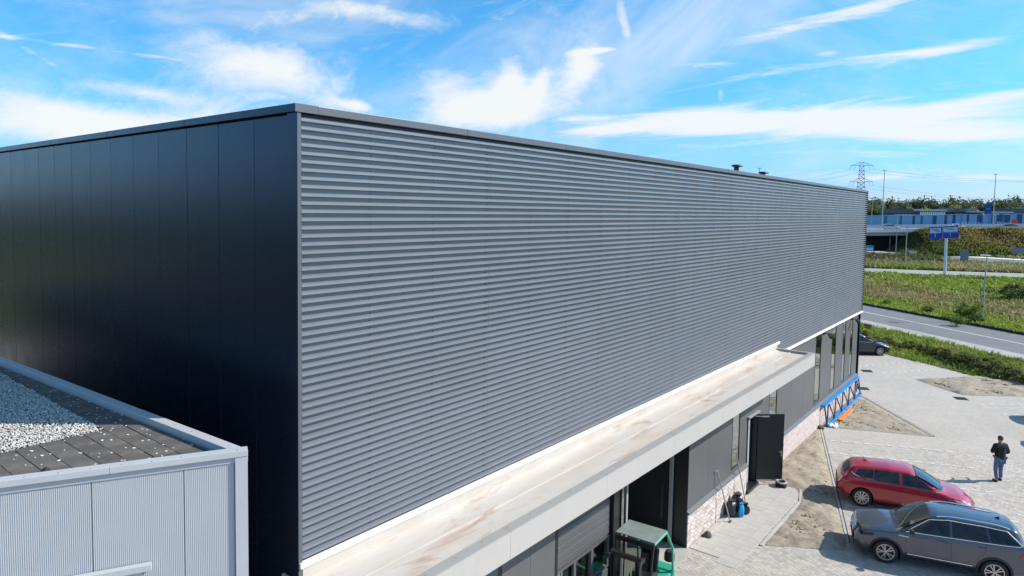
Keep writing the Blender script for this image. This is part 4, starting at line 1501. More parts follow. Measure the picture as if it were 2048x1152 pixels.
for (u, v, s, kd, lab) in ((1913, 652, 1.0, 2, 'low green bush left of the street lamp by the road'), (1940, 640, 1.9, 2, 'large yellow-green bush beside the street lamp across the road'),
                           (1952, 648, 1.1, 0, 'dark bush at the foot of the street lamp'), (1855, 628, 0.9, 0, 'small dark bush on the far roadside halfway to the lamp'),
                           (1775, 612, 0.8, 2, 'small green bush on the far roadside nearest the warehouse'), (1875, 708, 0.55, 2, 'leafy green sapling standing in front of the pale road verge'),
                           (2025, 600, 2.2, 0, 'grey-green bush patch in the dry meadow right of the lamp'), (2044, 598, 2.0, 0, 'grey-green bush at the right edge of the dry meadow'),
                           (1930, 715, 0.5, 2, 'thin green sapling above the hedge, left of two'), (1985, 727, 0.5, 2, 'thin green sapling above the hedge, right of two')):
    P = gp(u, v)
    shrub(P[0], P[1], s, kd, lab, 'bushes along the road', 0.9)
for i, (u, v) in enumerate(((1738, 524), (1752, 525), (1767, 524), (1782, 525), (1797, 526), (1812, 526), (1827, 527), (1842, 527), (1857, 528), (1872, 528))):
    P = gp(u, v)
    w = shrub(P[0], P[1], 2.2, (0, 0, 1)[i % 3], f'dark reedy bush, {names[i]} from the warehouse in the ditch row below the slip road', 'dark bushes in the ditch row', 0.62)

# ------------------------------------------------------------------ highway on its bank
DL, DM, DR = at(1730, 461, 190), at(1850, 461, 187), at(2046, 459, 181)
hdir = Vector((DR[0] - DL[0], DR[1] - DL[1], 0)); hlen = hdir.length; hdir.normalize()
hn = Vector((-hdir.y, hdir.x, 0)); hn = hn if hn.x > 0 else -hn
H0 = Vector((DL[0], DL[1], 0))
zdeck = lambda s_: DL[2] + (DR[2] - DL[2]) * max(-0.4, min(2.2, s_ / hlen))
sM = (Vector((DM[0], DM[1], 0)) - H0).dot(hdir)
BANK = mat('bank_soil', (0.16, 0.125, 0.06), 0.95, var=0.3, vscale=0.3, bump=0.5, bscale=2)


def hp_(s_, q_, dz=0.0, z=None):
    p = H0 + hdir * s_ + hn * q_
    return (p.x, p.y, (zdeck(s_) if z is None else z) + dz)


bank = MB(); ss = np.arange(sM - 9, hlen + 130, 3.0); qq = np.linspace(-15, 40, 23)
vv = []; bz = {}


def bank_z(s_, q_):
    e = max(0, min(1, (s_ - (sM - 9)) / 8.0)); e = e * e * (3 - 2 * e)
    k = max(0, min(1, (q_ + 15) / 13.0))
    return zdeck(s_) * k * e - 0.25 - 0.10 * (1 - k)


for s_ in ss:
    for q_ in qq:
        vv.append(hp_(s_, q_, 0, bank_z(s_, q_)))
m_ = len(qq)
bank.add(vv, [(i * m_ + j, (i + 1) * m_ + j, (i + 1) * m_ + j + 1, i * m_ + j + 1) for i in range(len(ss) - 1) for j in range(m_ - 1)])
structure(bank.build('embankment', BANK, None, smooth=True, angle=180))
n = 15000
s_ = rng.uniform(sM - 8, hlen + 14, n); q_ = rng.uniform(-15, 0.3, n)
pos = np.array([hp_(a, c, 0, bank_z(a, c)) for a, c in zip(s_, q_)])
nz = vnoise(s_, q_, 3.5, 20); nz2 = vnoise(s_, q_, 9, 21)
low = np.clip((-q_ - 9) / 5, 0, 1); lf = np.clip((sM + 9 - s_) / 10, 0, 1)
c_ = mixcol(np.array((0.37, 0.30, 0.115)), np.array((0.21, 0.20, 0.07)), np.clip(nz * 1.4 - 0.2, 0, 1))
c_ = c_ * (1 - low * 0.7)[:, None] + GREEN[None] * (low * 0.7)[:, None]
c_ = c_ * (1 - lf * 0.7)[:, None] + (DARKG * 1.4)[None] * (lf * 0.7)[:, None]
V, F, C = blades(pos, rng.uniform(0.5, 1.3, n) * (0.5 + nz), rng.uniform(0.25, 0.6, n), c_, 3, 0.5, 22)
tag(np_mesh('bank_scrub', V, F, GRASSM, None, col=C), 'rusty brown scrub covering the highway embankment', 'scrub', kind='stuff')

hw = empty('highway_bridge', tuple(H0), label='concrete highway overpass with white parapet edge and dark underpass', cat='bridge')


def hbox(mb_, s0, s1, q0, q1, d0, d1, step=15):
    k = max(1, int((s1 - s0) / step)); 
    for i in range(k):
        a, c = s0 + (s1 - s0) * i / k, s0 + (s1 - s0) * (i + 1) / k
        pts = [hp_(a, q0, d0), hp_(c, q0, d0), hp_(c, q1, d0), hp_(a, q1, d0), hp_(a, q0, d1), hp_(c, q0, d1), hp_(c, q1, d1), hp_(a, q1, d1)]
        mb_.add(pts, [(3, 2, 1, 0), (4, 5, 6, 7), (0, 1, 5, 4), (1, 2, 6, 5), (2, 3, 7, 6), (3, 0, 4, 7)])
    return mb_


def hpart(mb_, name, m_, **kw):
    o = mb_.build(name, m_, hw, **kw); o.location = -H0
    return o


deckm = mat('deck_asphalt', (0.20, 0.20, 0.205), 0.85, var=0.08, vscale=0.2)
hpart(hbox(MB(), -80, hlen + 130, 0.0, 36, -0.3, 0.0), 'carriageway', deckm)
hpart(hbox(MB(), -80, sM + 1, 0.6, 35.4, -1.5, -0.31), 'deck_beam', CONCRETE)
hpart(hbox(MB(), -80, sM + 1, -0.35, -0.02, -0.55, 0.35), 'edge_beam', mat('white_concrete', (0.75, 0.75, 0.74), 0.7, var=0.05))
hpart(hbox(MB(), -80, sM - 3, 6.0, 6.6, -8, -1.5), 'underpass_shade_wall', DARK)  # wall added to close the opening, coloured black for shade under the deck
RAIL = mat('rail_steel', (0.60, 0.61, 0.62), 0.5, 0.3)
for q0, a, c in ((0.6, -80, sM - 6), (1.6, sM - 8, hlen + 130), (16.5, -80, hlen + 130), (18.5, -80, hlen + 130), (35.0, -80, hlen + 130)):
    mb_ = hbox(MB(), a, c, q0, q0 + 0.09, 0.55, 0.85)
    for s1_ in np.arange(a, min(c, hlen + 20), 4.0):
        hbox(mb_, s1_, s1_ + 0.12, q0 + 0.10, q0 + 0.2, 0.0, 0.8)
    hpart(mb_, 'guard_rail', RAIL)
mb_ = MB()
for q0 in (8.2, 12.3, 23.2, 27.3):
    for s1_ in np.arange(-20, hlen + 40, 8.0):
        pts = [hp_(s1_, q0, 0.012), hp_(s1_ + 3, q0, 0.012), hp_(s1_ + 3, q0 + 0.15, 0.012), hp_(s1_, q0 + 0.15, 0.012)]
        mb_.add(pts, [(0, 1, 2, 3)])
hpart(mb_, 'lane_markings', PAINT)

# noise barrier: painted panels
nb = empty('noise_barrier', tuple(H0), label='long blue striped noise barrier wall behind the highway', cat='wall')
blues = [mat('barrier_' + nm, c, 0.6, var=0.06, vscale=0.4) for nm, c in (('sky_blue', (0.17, 0.36, 0.58)), ('navy', (0.02, 0.075, 0.19)), ('teal', (0.03, 0.17, 0.27)), ('mid_blue', (0.10, 0.27, 0.48)))]
px_list = [(1690, 0), (1732, 0), (1768, 2), (1774, 0), (1799, 2), (1804, 0), (1825, 1), (1830, 0), (1841, 2), (1846, 0), (1863, 3), (1866, 1), (1873, 0), (1889, 1), (1894, 0), (1905, 1), (1911, 0), (1920, 3), (1926, 0), (1933, 1), (1938, 0),
           (1954, 1), (1965, 0), (1976, 3), (1983, 1), (1988, 0), (1993, 1), (2004, 2), (2010, 1), (2020, 0), (2033, 1), (2044, 0), (2070, 1), (2080, 0), (2110, 0)]


def s_at(u):
    """distance along the barrier where the sight line of column u meets it"""
    r_ = Vector(ray(u, 440)); o_ = Vector(CAM); pq = H0 + hn * 38.5
    t_ = (pq - o_).dot(hn) / r_.dot(hn)
    return (o_ + r_ * t_ - H0).dot(hdir)


for i in range(len(px_list) - 1):
    a, c = s_at(px_list[i][0]), s_at(px_list[i + 1][0])
    q = hbox(MB(), a + 0.02, c - 0.02, 38.5, 38.7, -0.1, 3.75 + 0.12 * (i % 3 == 0), 40)
    o = q.build('panel', blues[px_list[i][1]], nb); o.location = -H0
q = hbox(MB(), s_at(1690), s_at(2110), 38.35, 38.48, 3.88, 4.0, 20)
for a, c in ((1690, 1745), (1787, 1818), (1845, 1925), (1955, 2026)):
    pass
o = q.build('top_rail', RAIL, nb); o.location = -H0
LETT = mat('white_lettering', (0.75, 0.78, 0.80), 0.6)


def letters(txt, u0, size, name='lettering', dz=0.45, q0=38.44, parent=nb, m_=LETT):
    cu = bpy.data.curves.new(name, 'FONT'); cu.body = txt; cu.size = size; cu.extrude = 0.02; cu.space_character = 1.05
    cu.materials.append(m_)
    t_o = bpy.data.objects.new(name, cu); COL.objects.link(t_o)
    me_ = bpy.data.meshes.new_from_object(t_o.evaluated_get(bpy.context.evaluated_depsgraph_get()))
    bpy.data.objects.remove(t_o)
    o_ = link(name, me_, parent)
    s0 = s_at(u0); p = Vector(hp_(s0, q0, dz)) - H0
    o_.location = p
    zax = -hn; xax = hdir; yax = Vector((0, 0, 1))
    o_.rotation_euler = Matrix((xax, yax, zax)).transposed().to_euler()
    return o_


letters('ARINASt', 1922, 1.55)
letters('Work', 1993, 1.75)
ORANGE = mat('orange_red_mark', (0.75, 0.10, 0.03), 0.6)
q = MB()
pts = [Vector(hp_(s_at(2030) + 0.95 * math.cos(a) * (1 + 0.12 * math.cos(3 * a)), 38.44, 1.35 + 0.95 * math.sin(a))) for a in np.linspace(0, 2 * math.pi, 22)[:-1]]
q.add(pts, [tuple(range(21))]); q.add([p + hn * 0.02 for p in pts], [tuple(range(20, -1, -1))]); o = q.build('round_mark', ORANGE, nb); o.location = -H0

# ------------------------------------------------------------------ trees beyond
def tree_meshes(seed, c0, c1, rx, rz, trunk):
    V, F, C = leaf_mesh('c', 2200, rx, rx, rz, 0.36, 34, seed, c0, c1, zc=trunk + rz * 0.8, lobes=0.46)
    cm = mesh_only('crown', V, F, C)
    mb_ = MB(); mb_.tube((0, 0, -0.2), (0.1, 0, trunk + rz * 0.5), 0.32, 0.16, 7)
    r = random.Random(seed)
    for k in range(5):
        a = r.uniform(0, 6.28)
        mb_.tube((0.05, 0, trunk * r.uniform(0.7, 1.1)), (math.cos(a) * rx * 0.6, math.sin(a) * rx * 0.6, trunk + rz * r.uniform(0.5, 1.2)), 0.12, 0.04, 5)
    tm = bpy.data.meshes.new('trunk'); tm.from_pydata(mb_.v, [], mb_.f); tm.materials.append(BARK)
    return cm, tm


TREES = [tree_meshes(31, (0.055, 0.078, 0.04), (0.15, 0.17, 0.085), 5.2, 5.6, 3.2), tree_meshes(32, (0.09, 0.10, 0.06), (0.22, 0.22, 0.135), 4.2, 7.2, 3.6),
         tree_meshes(33, (0.04, 0.06, 0.035), (0.11, 0.14, 0.065), 5.8, 5.2, 2.6), tree_meshes(34, (0.10, 0.12, 0.03), (0.25, 0.25, 0.06), 3.4, 3.6, 1.8)]
tl = [(1700, 402, 0, 345), (1728, 405, 2, 345), (1742, 403, 0, 320), (1757, 404, 2, 335), (1772, 401, 1, 330), (1790, 408, 2, 350), (1806, 409, 0, 345), (1824, 402, 1, 335), (1838, 400, 1, 345), (1853, 406, 2, 330), (1866, 409, 2, 350),
      (1880, 408, 0, 345), (1897, 408, 2, 340), (1909, 400, 0, 330), (1921, 406, 2, 350), (1935, 400, 1, 335), (1948, 401, 1, 345), (1962, 408, 2, 340), (1974, 408, 0, 350), (1990, 402, 1, 335), (2004, 402, 1, 345), (2018, 400, 0, 330), (2033, 404, 2, 350), (2046, 403, 1, 340), (2064, 404, 0, 340)]
tl2 = [(1748, 420, 3, 285), (1833, 421, 3, 280), (1888, 421, 2, 282), (1915, 422, 3, 278), (1930, 425, 3, 276), (2026, 423, 3, 280), (1735, 422, 2, 288)]
desc = ['rounded mid-green', 'tall pale grey-green', 'dense dark green', 'yellow-green']
for i, (u, v, kd, dp_) in enumerate(tl + tl2):
    P = at(u, v, dp_)
    back = i < len(tl)
    base_h = (3.2 + 5.6 * 1.72, 3.6 + 7.2 * 1.72, 2.6 + 5.2 * 1.72, 1.8 + 3.6 * 1.72)[kd]
    sc_ = P[2] / base_h * random.uniform(1.08, 1.18)
    k = i - (0 if back else len(tl))
    lab = f'{desc[kd]} tree, {names[k]} from the left in the row on the horizon' if back else f'{desc[kd]} tree just behind the noise barrier, {names[k]} of those in front'
    w = empty('tree', (P[0], P[1], 0), random.uniform(0, 6.28), label=lab, cat='tree', group='trees on the horizon' if back else 'trees behind the noise barrier')
    w.scale = (sc_ * random.uniform(0.9, 1.15),) * 2 + (sc_,)
    link('crown', TREES[kd][0], w); link('trunk', TREES[kd][1], w)
# a closing belt of wood behind the counted trees
wood_pos = []
for u in np.linspace(1560, 2200, 150):
    for dd_ in (385, 410):
        p = at(u + random.uniform(-3, 3), 431, dd_ + random.uniform(-8, 8)); wood_pos.append((p[0], p[1], random.uniform(8, 15.5)))
Vs, Fs, Cs = [], [], []; off = 0
for k, (x_, y_, h_) in enumerate(wood_pos):
    V, F, C = leaf_mesh('w', 130, 3.4, 3.4, h_ / 2, 0.9, 10, 100 + k, (0.05, 0.07, 0.04), (0.15, 0.17, 0.085))
    V = V + np.array([x_, y_, 0]); Vs.append(V); Fs.append(F + off); Cs.append(C); off += len(V)
tag(np_mesh('distant_wood', np.concatenate(Vs), np.concatenate(Fs), LEAFM, None, col=np.concatenate(Cs)), 'distant belt of wood behind the row of trees', 'wood', kind='stuff')

# tree belt away to the left, seen mirrored in the smooth side wall
wl_ = []
for k in range(150):
    a_ = R(100 + 110 * k / 150); rr_ = random.uniform(150, 175)
    wl_.append((rr_ * math.cos(a_), rr_ * math.sin(a_), random.uniform(10, 17)))
Vs, Fs, Cs = [], [], []; off = 0
for k, (x_, y_, h_) in enumerate(wl_):
    V, F, C = leaf_mesh('w', 110, 3.6, 3.6, h_ / 2, 1.1, 10, 400 + k, (0.05, 0.07, 0.04), (0.13, 0.15, 0.07))
    V = V + np.array([x_, y_, 0]); Vs.append(V); Fs.append(F + off); Cs.append(C); off += len(V)
tag(np_mesh('tree_belt', np.concatenate(Vs), np.concatenate(Fs), LEAFM, None, col=np.concatenate(Cs)), 'belt of trees far off beyond the grey building', 'wood', kind='stuff')

# ------------------------------------------------------------------ low buildings behind the barrier
BW = [mat('brick_dark', (0.10, 0.085, 0.09), 0.85, var=0.15), mat('roof_slate', (0.09, 0.11, 0.15), 0.6), mat('pale_render', (0.62, 0.62, 0.60), 0.8), mat('blue_black', (0.028, 0.035, 0.06), 0.6)]


def low_building(u0, u1, vt, dp_, label, wall, roofm, roof_h=1.2, wins=6, band=False):
    A, Bq = Vector(at(u0, vt, dp_)), Vector(at(u1, vt, dp_)); zt = (A.z + Bq.z) / 2
    w = empty('low_building', (A.x, A.y, 0), label=label, cat='building', group='low buildings behind the noise barrier')
    d_ = Vector((Bq.x - A.x, Bq.y - A.y, 0)); ln_ = d_.length; d_.normalize(); nn_ = Vector((-d_.y, d_.x, 0)); nn_ = nn_ if nn_.dot(Vector(_f)) > 0 else -nn_
    w.rotation_euler = (0, 0, math.atan2(d_.y, d_.x))
    sgn = 1 if Vector((-math.sin(w.rotation_euler[2]), math.cos(w.rotation_euler[2]), 0)).dot(nn_) > 0 else -1
    y0, y1 = (0, 11) if sgn > 0 else (-11, 0)
    yf = -0.06 if sgn > 0 else 0.06
    MB().box(0, y0, 0, ln_, y1, zt - roof_h).build('wall', wall, w)
    MB().box(-0.4, y0 - 0.4, zt - roof_h + 0.002, ln_ + 0.4, y1 + 0.4, zt).build('roof', roofm, w)
    for k in range(wins):
        xa = ln_ * (k + 0.22) / wins; xb = ln_ * (k + 0.78) / wins
        f = MB().box(xa - 0.12, min(0, yf), zt - roof_h - 2.12, xb + 0.12, max(0, yf), zt - roof_h - 0.28).build('window', BW[2], w)
        MB().box(xa, min(yf * 0.5, yf * 1.4), zt - roof_h - 2.0, xb, max(yf * 0.5, yf * 1.4), zt - roof_h - 0.4).build('pane', GLASS_REFL, f)
    return w


low_building(1795, 1824, 418, 262, 'dark low house with slate blue roof left of the white-roofed block', BW[0], BW[1], 1.8, 4)
low_building(1840, 1891, 418.5, 268, 'long pale-fronted building with white flat roof edge', BW[0], BW[2], 0.8, 12)
low_building(1912, 1951, 417, 266, 'dark blue building with white box sign on its roof', BW[3], BW[1], 1.6, 5)
low_building(1961, 2024, 423, 258, 'very dark flat-roofed hall right of the blue tower', BW[3], BW[2], 0.5, 3)
low_building(2030, 2080, 417, 264, 'dark slate-roofed house at the right edge', BW[3], BW[1], 1.8, 6)

# ------------------------------------------------------------------ signs, masts, pylon
GALV = mat('galvanised_mast', (0.38, 0.40, 0.41), 0.45, 0.5, var=0.05)
SIGNBLUE = mat('sign_blue', (0.01, 0.035, 0.42), 0.45, var=0.05, vscale=1)
SIGNWHITE = mat('sign_white', (0.50, 0.62, 0.70), 0.5)


def facing(w, P):
    """turn a thing so that its local -Y looks at the road users near the camera"""
    d_ = Vector((CAM[0] - P[0], CAM[1] - P[1], 0)); w.rotation_euler = (0, 0, math.atan2(d_.y, d_.x) + math.pi / 2)


# overhead direction sign on one post
sp = gp(1889, 549)
sd = float((sp - CAM) @ _f)
w = empty('direction_sign', (sp[0], sp[1], 0), label='large blue direction sign with white panels, tilted on a pale post', cat='road sign')
facing(w, sp)
mpx_ = sd / FPX
H_s = (549 - 477) * mpx_
q = MB(); q.tube((0.05, 0.12, -0.2), (-0.10, 0.12, H_s + 1.6), 0.26, 0.20, 14)
q.build('post', mat('pale_post', (0.55, 0.62, 0.66), 0.4, 0.2), w, smooth=True)
tl_ = R(5.2)
cxs, czs = -5.0 * mpx_, H_s + 12.3 * mpx_
ux = Vector((math.cos(tl_), 0, math.sin(tl_))); uz = Vector((-math.sin(tl_), 0, math.cos(tl_)))
hw_, hh_ = 24.6 * mpx_, 12.0 * mpx_
cs_ = Vector((cxs, -0.16, czs))
q = MB(); q.obox(cs_, ux * hw_, (0, 0.05, 0), uz * hh_); brd = q.build('board', SIGNBLUE, w, bevel=0.03)
q = MB()
q.obox(cs_ + ux * (-hw_ * 0.57) + uz * hh_ * 0.36 + Vector((0, -0.058, 0)), ux * hw_ * 0.38, (0, 0.006, 0), uz * hh_ * 0.44)
q.obox(cs_ + ux * (hw_ * 0.45) + uz * hh_ * 0.42 + Vector((0, -0.058, 0)), ux * hw_ * 0.48, (0, 0.006, 0), uz * hh_ * 0.38)
q.build('text_panel', SIGNWHITE, brd)
q = MB()
for (a, c, l_) in ((-0.57, 0.58, 0.28), (-0.50, 0.36, 0.2), (-0.42, 0.14, 0.16), (0.36, 0.62, 0.3), (0.5, 0.38, 0.22)):
    q.obox(cs_ + ux * hw_ * a + uz * hh_ * c + Vector((0, -0.068, 0)), ux * hw_ * l_, (0, 0.004, 0), uz * hh_ * 0.05)
q.build('text_lines', SIGNBLUE, brd)
q = MB()
for a in (-0.6, 0.42):
    q.obox(cs_ + ux * hw_ * a + uz * hh_ * -0.52 + Vector((0, -0.058, 0)), ux * hw_ * 0.016, (0, 0.006, 0), uz * hh_ * 0.26)
    q.add([cs_ + ux * hw_ * (a - 0.05) + uz * hh_ * -0.28 + Vector((0, -0.062, 0)), cs_ + ux * hw_ * (a + 0.05) + uz * hh_ * -0.28 + Vector((0, -0.062, 0)), cs_ + ux * hw_ * a + uz * hh_ * -0.10 + Vector((0, -0.062, 0))], [(0, 1, 2)])
q.obox(cs_ + ux * hw_ * -0.08 + Vector((0, -0.058, 0)), ux * hw_ * 0.01, (0, 0.005, 0), uz * hh_ * 0.96)
q.obox(cs_ + ux * hw_ * 0.45 + uz * hh_ * -0.06 + Vector((0, -0.058, 0)), ux * hw_ * 0.45, (0, 0.005, 0), uz * hh_ * 0.025)
q.build('arrows', SIGNWHITE, brd)

# street lamp on the far roadside
lp = gp(1963, 646); ld = float((lp - CAM) @ _f); lm = ld / FPX
w = empty('street_lamp', (lp[0], lp[1], 0), label='grey street lamp with flat white head beside the road', cat='street lamp')
facing(w, lp)
HL = (646 - 511) * lm
q = MB(); q.tube((0, 0, -0.1), (0, 0, 1.6), 0.10, 0.10, 12); q.tube((0, 0, 1.6), (0.12, 0, HL), 0.075, 0.045, 12); q.build('pole', GALV, w, smooth=True)
q = MB(); q.lathe([(0.11, 1.55), (0.11, 1.68)], 12); q.lathe([(0.085, 2.55), (0.085, 2.68)], 12); q.build('band', BLACKRUB, w)
q = MB(); q.obox((0.0, -0.05, HL + 0.02), (0.42, 0, 0.0), (0, 0.20, 0.0), (0, 0, 0.055)); q.build('lamp_head', mat('white_lamp', (0.8, 0.8, 0.79), 0.5), w, bevel=0.04)


def mast(u, vt, vb, dp_, head, label, rad=0.16, cat='light mast', grp='tall light masts along the highway'):
    A = at(u, vb, dp_); T = at(u, vt, dp_)
    w_ = empty('light_mast', (A[0], A[1], A[2]), label=label, cat=cat, group=grp)
    facing(w_, A)
    h_ = T[2] - A[2]
    q_ = MB(); q_.tube((0, 0, -0.3), (0, 0, h_), rad, rad * 0.55, 8); q_.build('pole', GALV, w_, smooth=True)
    q_ = MB()
    if head == 'T':
        q_.obox((0, 0, h_ + 0.05), (0.62, 0, 0), (0, 0.16, 0), (0, 0, 0.07))
    elif head == 'arm':
        q_.path([(0, 0, h_ - 0.05), (-0.4, 0, h_ + 0.35), (-1.1, 0, h_ + 0.5)], 0.06); q_.obox((-1.4, 0, h_ + 0.5), (0.35, 0, 0), (0, 0.12, 0), (0, 0, 0.06))
    if head:
        q_.build('lamp_head', GALV, w_)
    return w_


mast(1763.5, 341, 455, 205, 'T', 'tall thin light mast just right of the pylon')
mast(1985.5, 349, 452, 205, 'T', 'tall thin light mast beside the blue tower sign')
mast(1742.5, 399, 452, 205, 'arm', 'short highway lamp post with bent arm next to the warehouse edge', 0.12)
mast(1515.5, 337, 440, 205, 'T', 'light mast whose top just shows above the warehouse roof')
for u, vb, lab in ((1779, 502, 'left one of three slim posts before the dark underpass'), (1791.5, 506, 'middle one of three slim posts before the dark underpass'), (1810, 536, 'right one of three slim posts, nearest the cycle path')):
    g_ = gp(u, vb); d_ = float((g_ - CAM) @ _f)
    A = Vector(g_)
    w_ = empty('lamp_post', tuple(A), label=lab, cat='lamp post', group='slim posts before the underpass')
    facing(w_, A)
    h_ = (vb - {1779: 462, 1791.5: 430, 1810: 455}[u]) * d_ / FPX
    q = MB(); q.tube((0, 0, -0.1), (0, 0, h_), 0.10, 0.06, 8); q.build('pole', GALV, w_, smooth=True)
    if u == 1791.5:
        q = MB(); q.obox((1.6, 0, h_), (2.4, 0, 0), (0, 0.1, 0), (0, 0, 0.10)); q.build('lamp_arm', RAIL, w_)
    else:
        q = MB(); q.obox((0.0, 0, h_ + 0.03), (0.3, 0, 0), (0, 0.1, 0), (0, 0, 0.05)); q.build('lamp_head', GALV, w_)

# blue advertising tower behind the barrier
P = at(1977, 408, 240); Pb = at(1977, 452, 240)
w = empty('tower_sign', (P[0], P[1], 0), label='upright plain blue advertising tower behind the noise barrier', cat='sign')
facing(w, P)
k_ = 240 / FPX
q = MB(); q.box(-5.8 * k_, -0.4, 4, 5.8 * k_, 0.4, P[2]); tb_ = q.build('panel', mat('tower_blue', (0.02, 0.07, 0.36), 0.5, var=0.04), w)
q = MB(); q.box(-0.9, -0.2, -0.1, -0.5, 0.2, 4); q.box(0.5, -0.2, -0.1, 0.9, 0.2, 4); q.build('leg', GALV, w)
q = MB(); q.box(-3 * k_, -0.42, P[2] - 10 * k_, 3 * k_, -0.405, P[2] - 9.2 * k_); q.build('lettering', SIGNWHITE, tb_)


def small_sign(u0, u1, v0, v1, vb, label, face, kind='board', m2=None):
    uc = (u0 + u1) / 2
    g_ = gp(uc, vb); d_ = float((g_ - CAM) @ _f); k = d_ / FPX
    w_ = empty('road_sign', tuple(g_), label=label, cat='road sign', group='small signs along the slip road')
    facing(w_, g_)
    z0, z1 = (vb - v1) * k, (vb - v0) * k; hw2 = (u1 - u0) / 2 * k
    q_ = MB(); q_.box(-hw2, -0.06, z0, hw2, -0.02, z1); bd = q_.build('board', face, w_)
    if m2:
        q_ = MB(); q_.box(-hw2 * 0.8, -0.075, z0 + (z1 - z0) * 0.12, hw2 * 0.8, -0.062, z0 + (z1 - z0) * 0.5); q_.build('picture', m2, bd)
    q_ = MB()
    for xx in (-hw2 * 0.7, hw2 * 0.7):
        q_.tube((xx, 0.02, -0.1), (xx, 0.02, z1 * 0.98), 0.06, n=6)
    q_.build('posts', GALV, w_)
    return w_


RED_ = mat('sign_red', (0.35, 0.06, 0.05), 0.6); GREYB = mat('sign_back_grey', (0.20, 0.23, 0.28), 0.6, 0.2, var=0.1); BLUEB = mat('sign_mid_blue', (0.06, 0.22, 0.45), 0.5)
small_sign(1731, 1746, 490.5, 501, 506, 'blue sign in white frame in front of the dark underpass', BLUEB, m2=SIGNWHITE)
small_sign(1904, 1917, 491, 504, 507, 'blue and red billboard at the foot of the bank', BLUEB, m2=RED_)
small_sign(1819, 1832, 502, 507.5, 511, 'small pale board beside the slip road', mat('pale_board', (0.5, 0.5, 0.48), 0.7))
small_sign(1921, 1935, 500.5, 526, 527, 'grey back of a tall sign beside the slip road', GREYB)
small_sign(2025, 2044, 495, 507, 521, 'grey sign back on legs at the right edge of the slip road', GREYB)

# lattice pylon
PD = 520
pk = PD / FPX
pb = at(1719, 433, PD)
py = empty('power_pylon', (pb[0], pb[1], 0), label='steel lattice power pylon rising behind the warehouse roof', cat='pylon')
facing(py, pb)
STEELB = mat('pylon_steel', (0.30, 0.33, 0.38), 0.6, 0.3)
zt_ = (433 - 328) * pk + CAM[2]
body = MB(); rb_ = 0.17
lev = np.linspace(0, zt_, 17)
wid = lambda z: 4.8 * (1 - z / zt_) ** 1.3 + 1.35
for i in range(16):
    z0, z1 = lev[i], lev[i + 1]; a, c = wid(z0), wid(z1)
    cr0 = [(-a, -a, z0), (a, -a, z0), (a, a, z0), (-a, a, z0)]; cr1 = [(-c, -c, z1), (c, -c, z1), (c, c, z1), (-c, c, z1)]
    for k in range(4):
        body.tube(cr0[k], cr1[k], rb_, n=4, caps=False); body.tube(cr0[k], cr1[(k + 1) % 4], rb_ * 0.6, n=3, caps=False); body.tube(cr0[(k + 1) % 4], cr1[k], rb_ * 0.6, n=3, caps=False)
        body.tube(cr1[k], cr1[(k + 1) % 4], rb_ * 0.6, n=3, caps=False)
body.build('lattice_mast', STEELB, py)
arms = []
for zc, hl in (((433 - 335) * pk + CAM[2], 20 * pk), ((433 - 367) * pk + CAM[2], 20 * pk)):
    q = MB(); c = wid(zc)
    for s_ in (-1, 1):
        for yy in (-1, 1):
            q.tube((s_ * c, yy * c, zc), (s_ * hl, 0, zc), rb_ * 0.8, n=4); q.tube((s_ * c, yy * c, zc + 2.4), (s_ * hl, 0, zc), rb_ * 0.6, n=4)
        for k in range(1, 5):
            f_ = k / 5; xx = s_ * (c + (hl - c) * f_); yy = c * (1 - f_)
            q.tube((xx, yy, zc), (xx, yy * 0.9, zc + 2.4 * (1 - f_)), rb_ * 0.5, n=3); q.tube((xx, -yy, zc), (xx, yy, zc), rb_ * 0.5, n=3)
        for f_ in (0.5, 0.97):
            q.tube((s_ * (c + (hl - c) * f_), 0, zc), (s_ * (c + (hl - c) * f_) + s_ * 0.9, 0, zc - 3.2), 0.12, n=4)
    q.build('cross_arm', STEELB, py); arms.append((zc, hl))
WIRE = mat('wire', (0.16, 0.18, 0.2), 0.5)
rz_ = py.rotation_euler[2]
axx = Vector((math.cos(rz_), math.sin(rz_), 0))
wdir = (Vector(at(2048, 385, 420)) - Vector((pb[0], pb[1], 0))); wdir.z = 0; wdir.normalize()
for zc, hl in arms:
    for s_ in (-1, 1):
        st_ = Vector((pb[0], pb[1], zc - 3)) + axx * (s_ * (hl + 0.4))
        for sgn, nm in ((1, 'right'), (-1, 'left')):
            pts = []
            for k in range(25):
                t_ = k / 24; L2 = 330
                pts.append(st_ + wdir * (sgn * L2 * t_) + Vector((0, 0, -34 * 4 * (t_ * (1 - t_)) * 0.42)))
            q = MB(); q.path(pts, 0.06, 4)
            q = q.build('power_cable', WIRE)
            side_ = 'near' if s_ > 0 else 'far'
            tag(q, f'thin power cable from the pylon {"upper" if zc == arms[0][0] else "lower"} arm, {side_} end, running off {nm}', 'cable', 'power cables of the pylon')

# ------------------------------------------------------------------ cars
def interp(keys, x):
    xs = [k[0] for k in keys]; ys = [k[1] for k in keys]
    return float(np.interp(x, xs, ys))


def smooth_keys(keys, x, w=0.07):
    return sum(interp(keys, x + o_ * w) * g_ for o_, g_ in ((-1, .2), (-.5, .2), (0, .2), (.5, .2), (1, .2)))


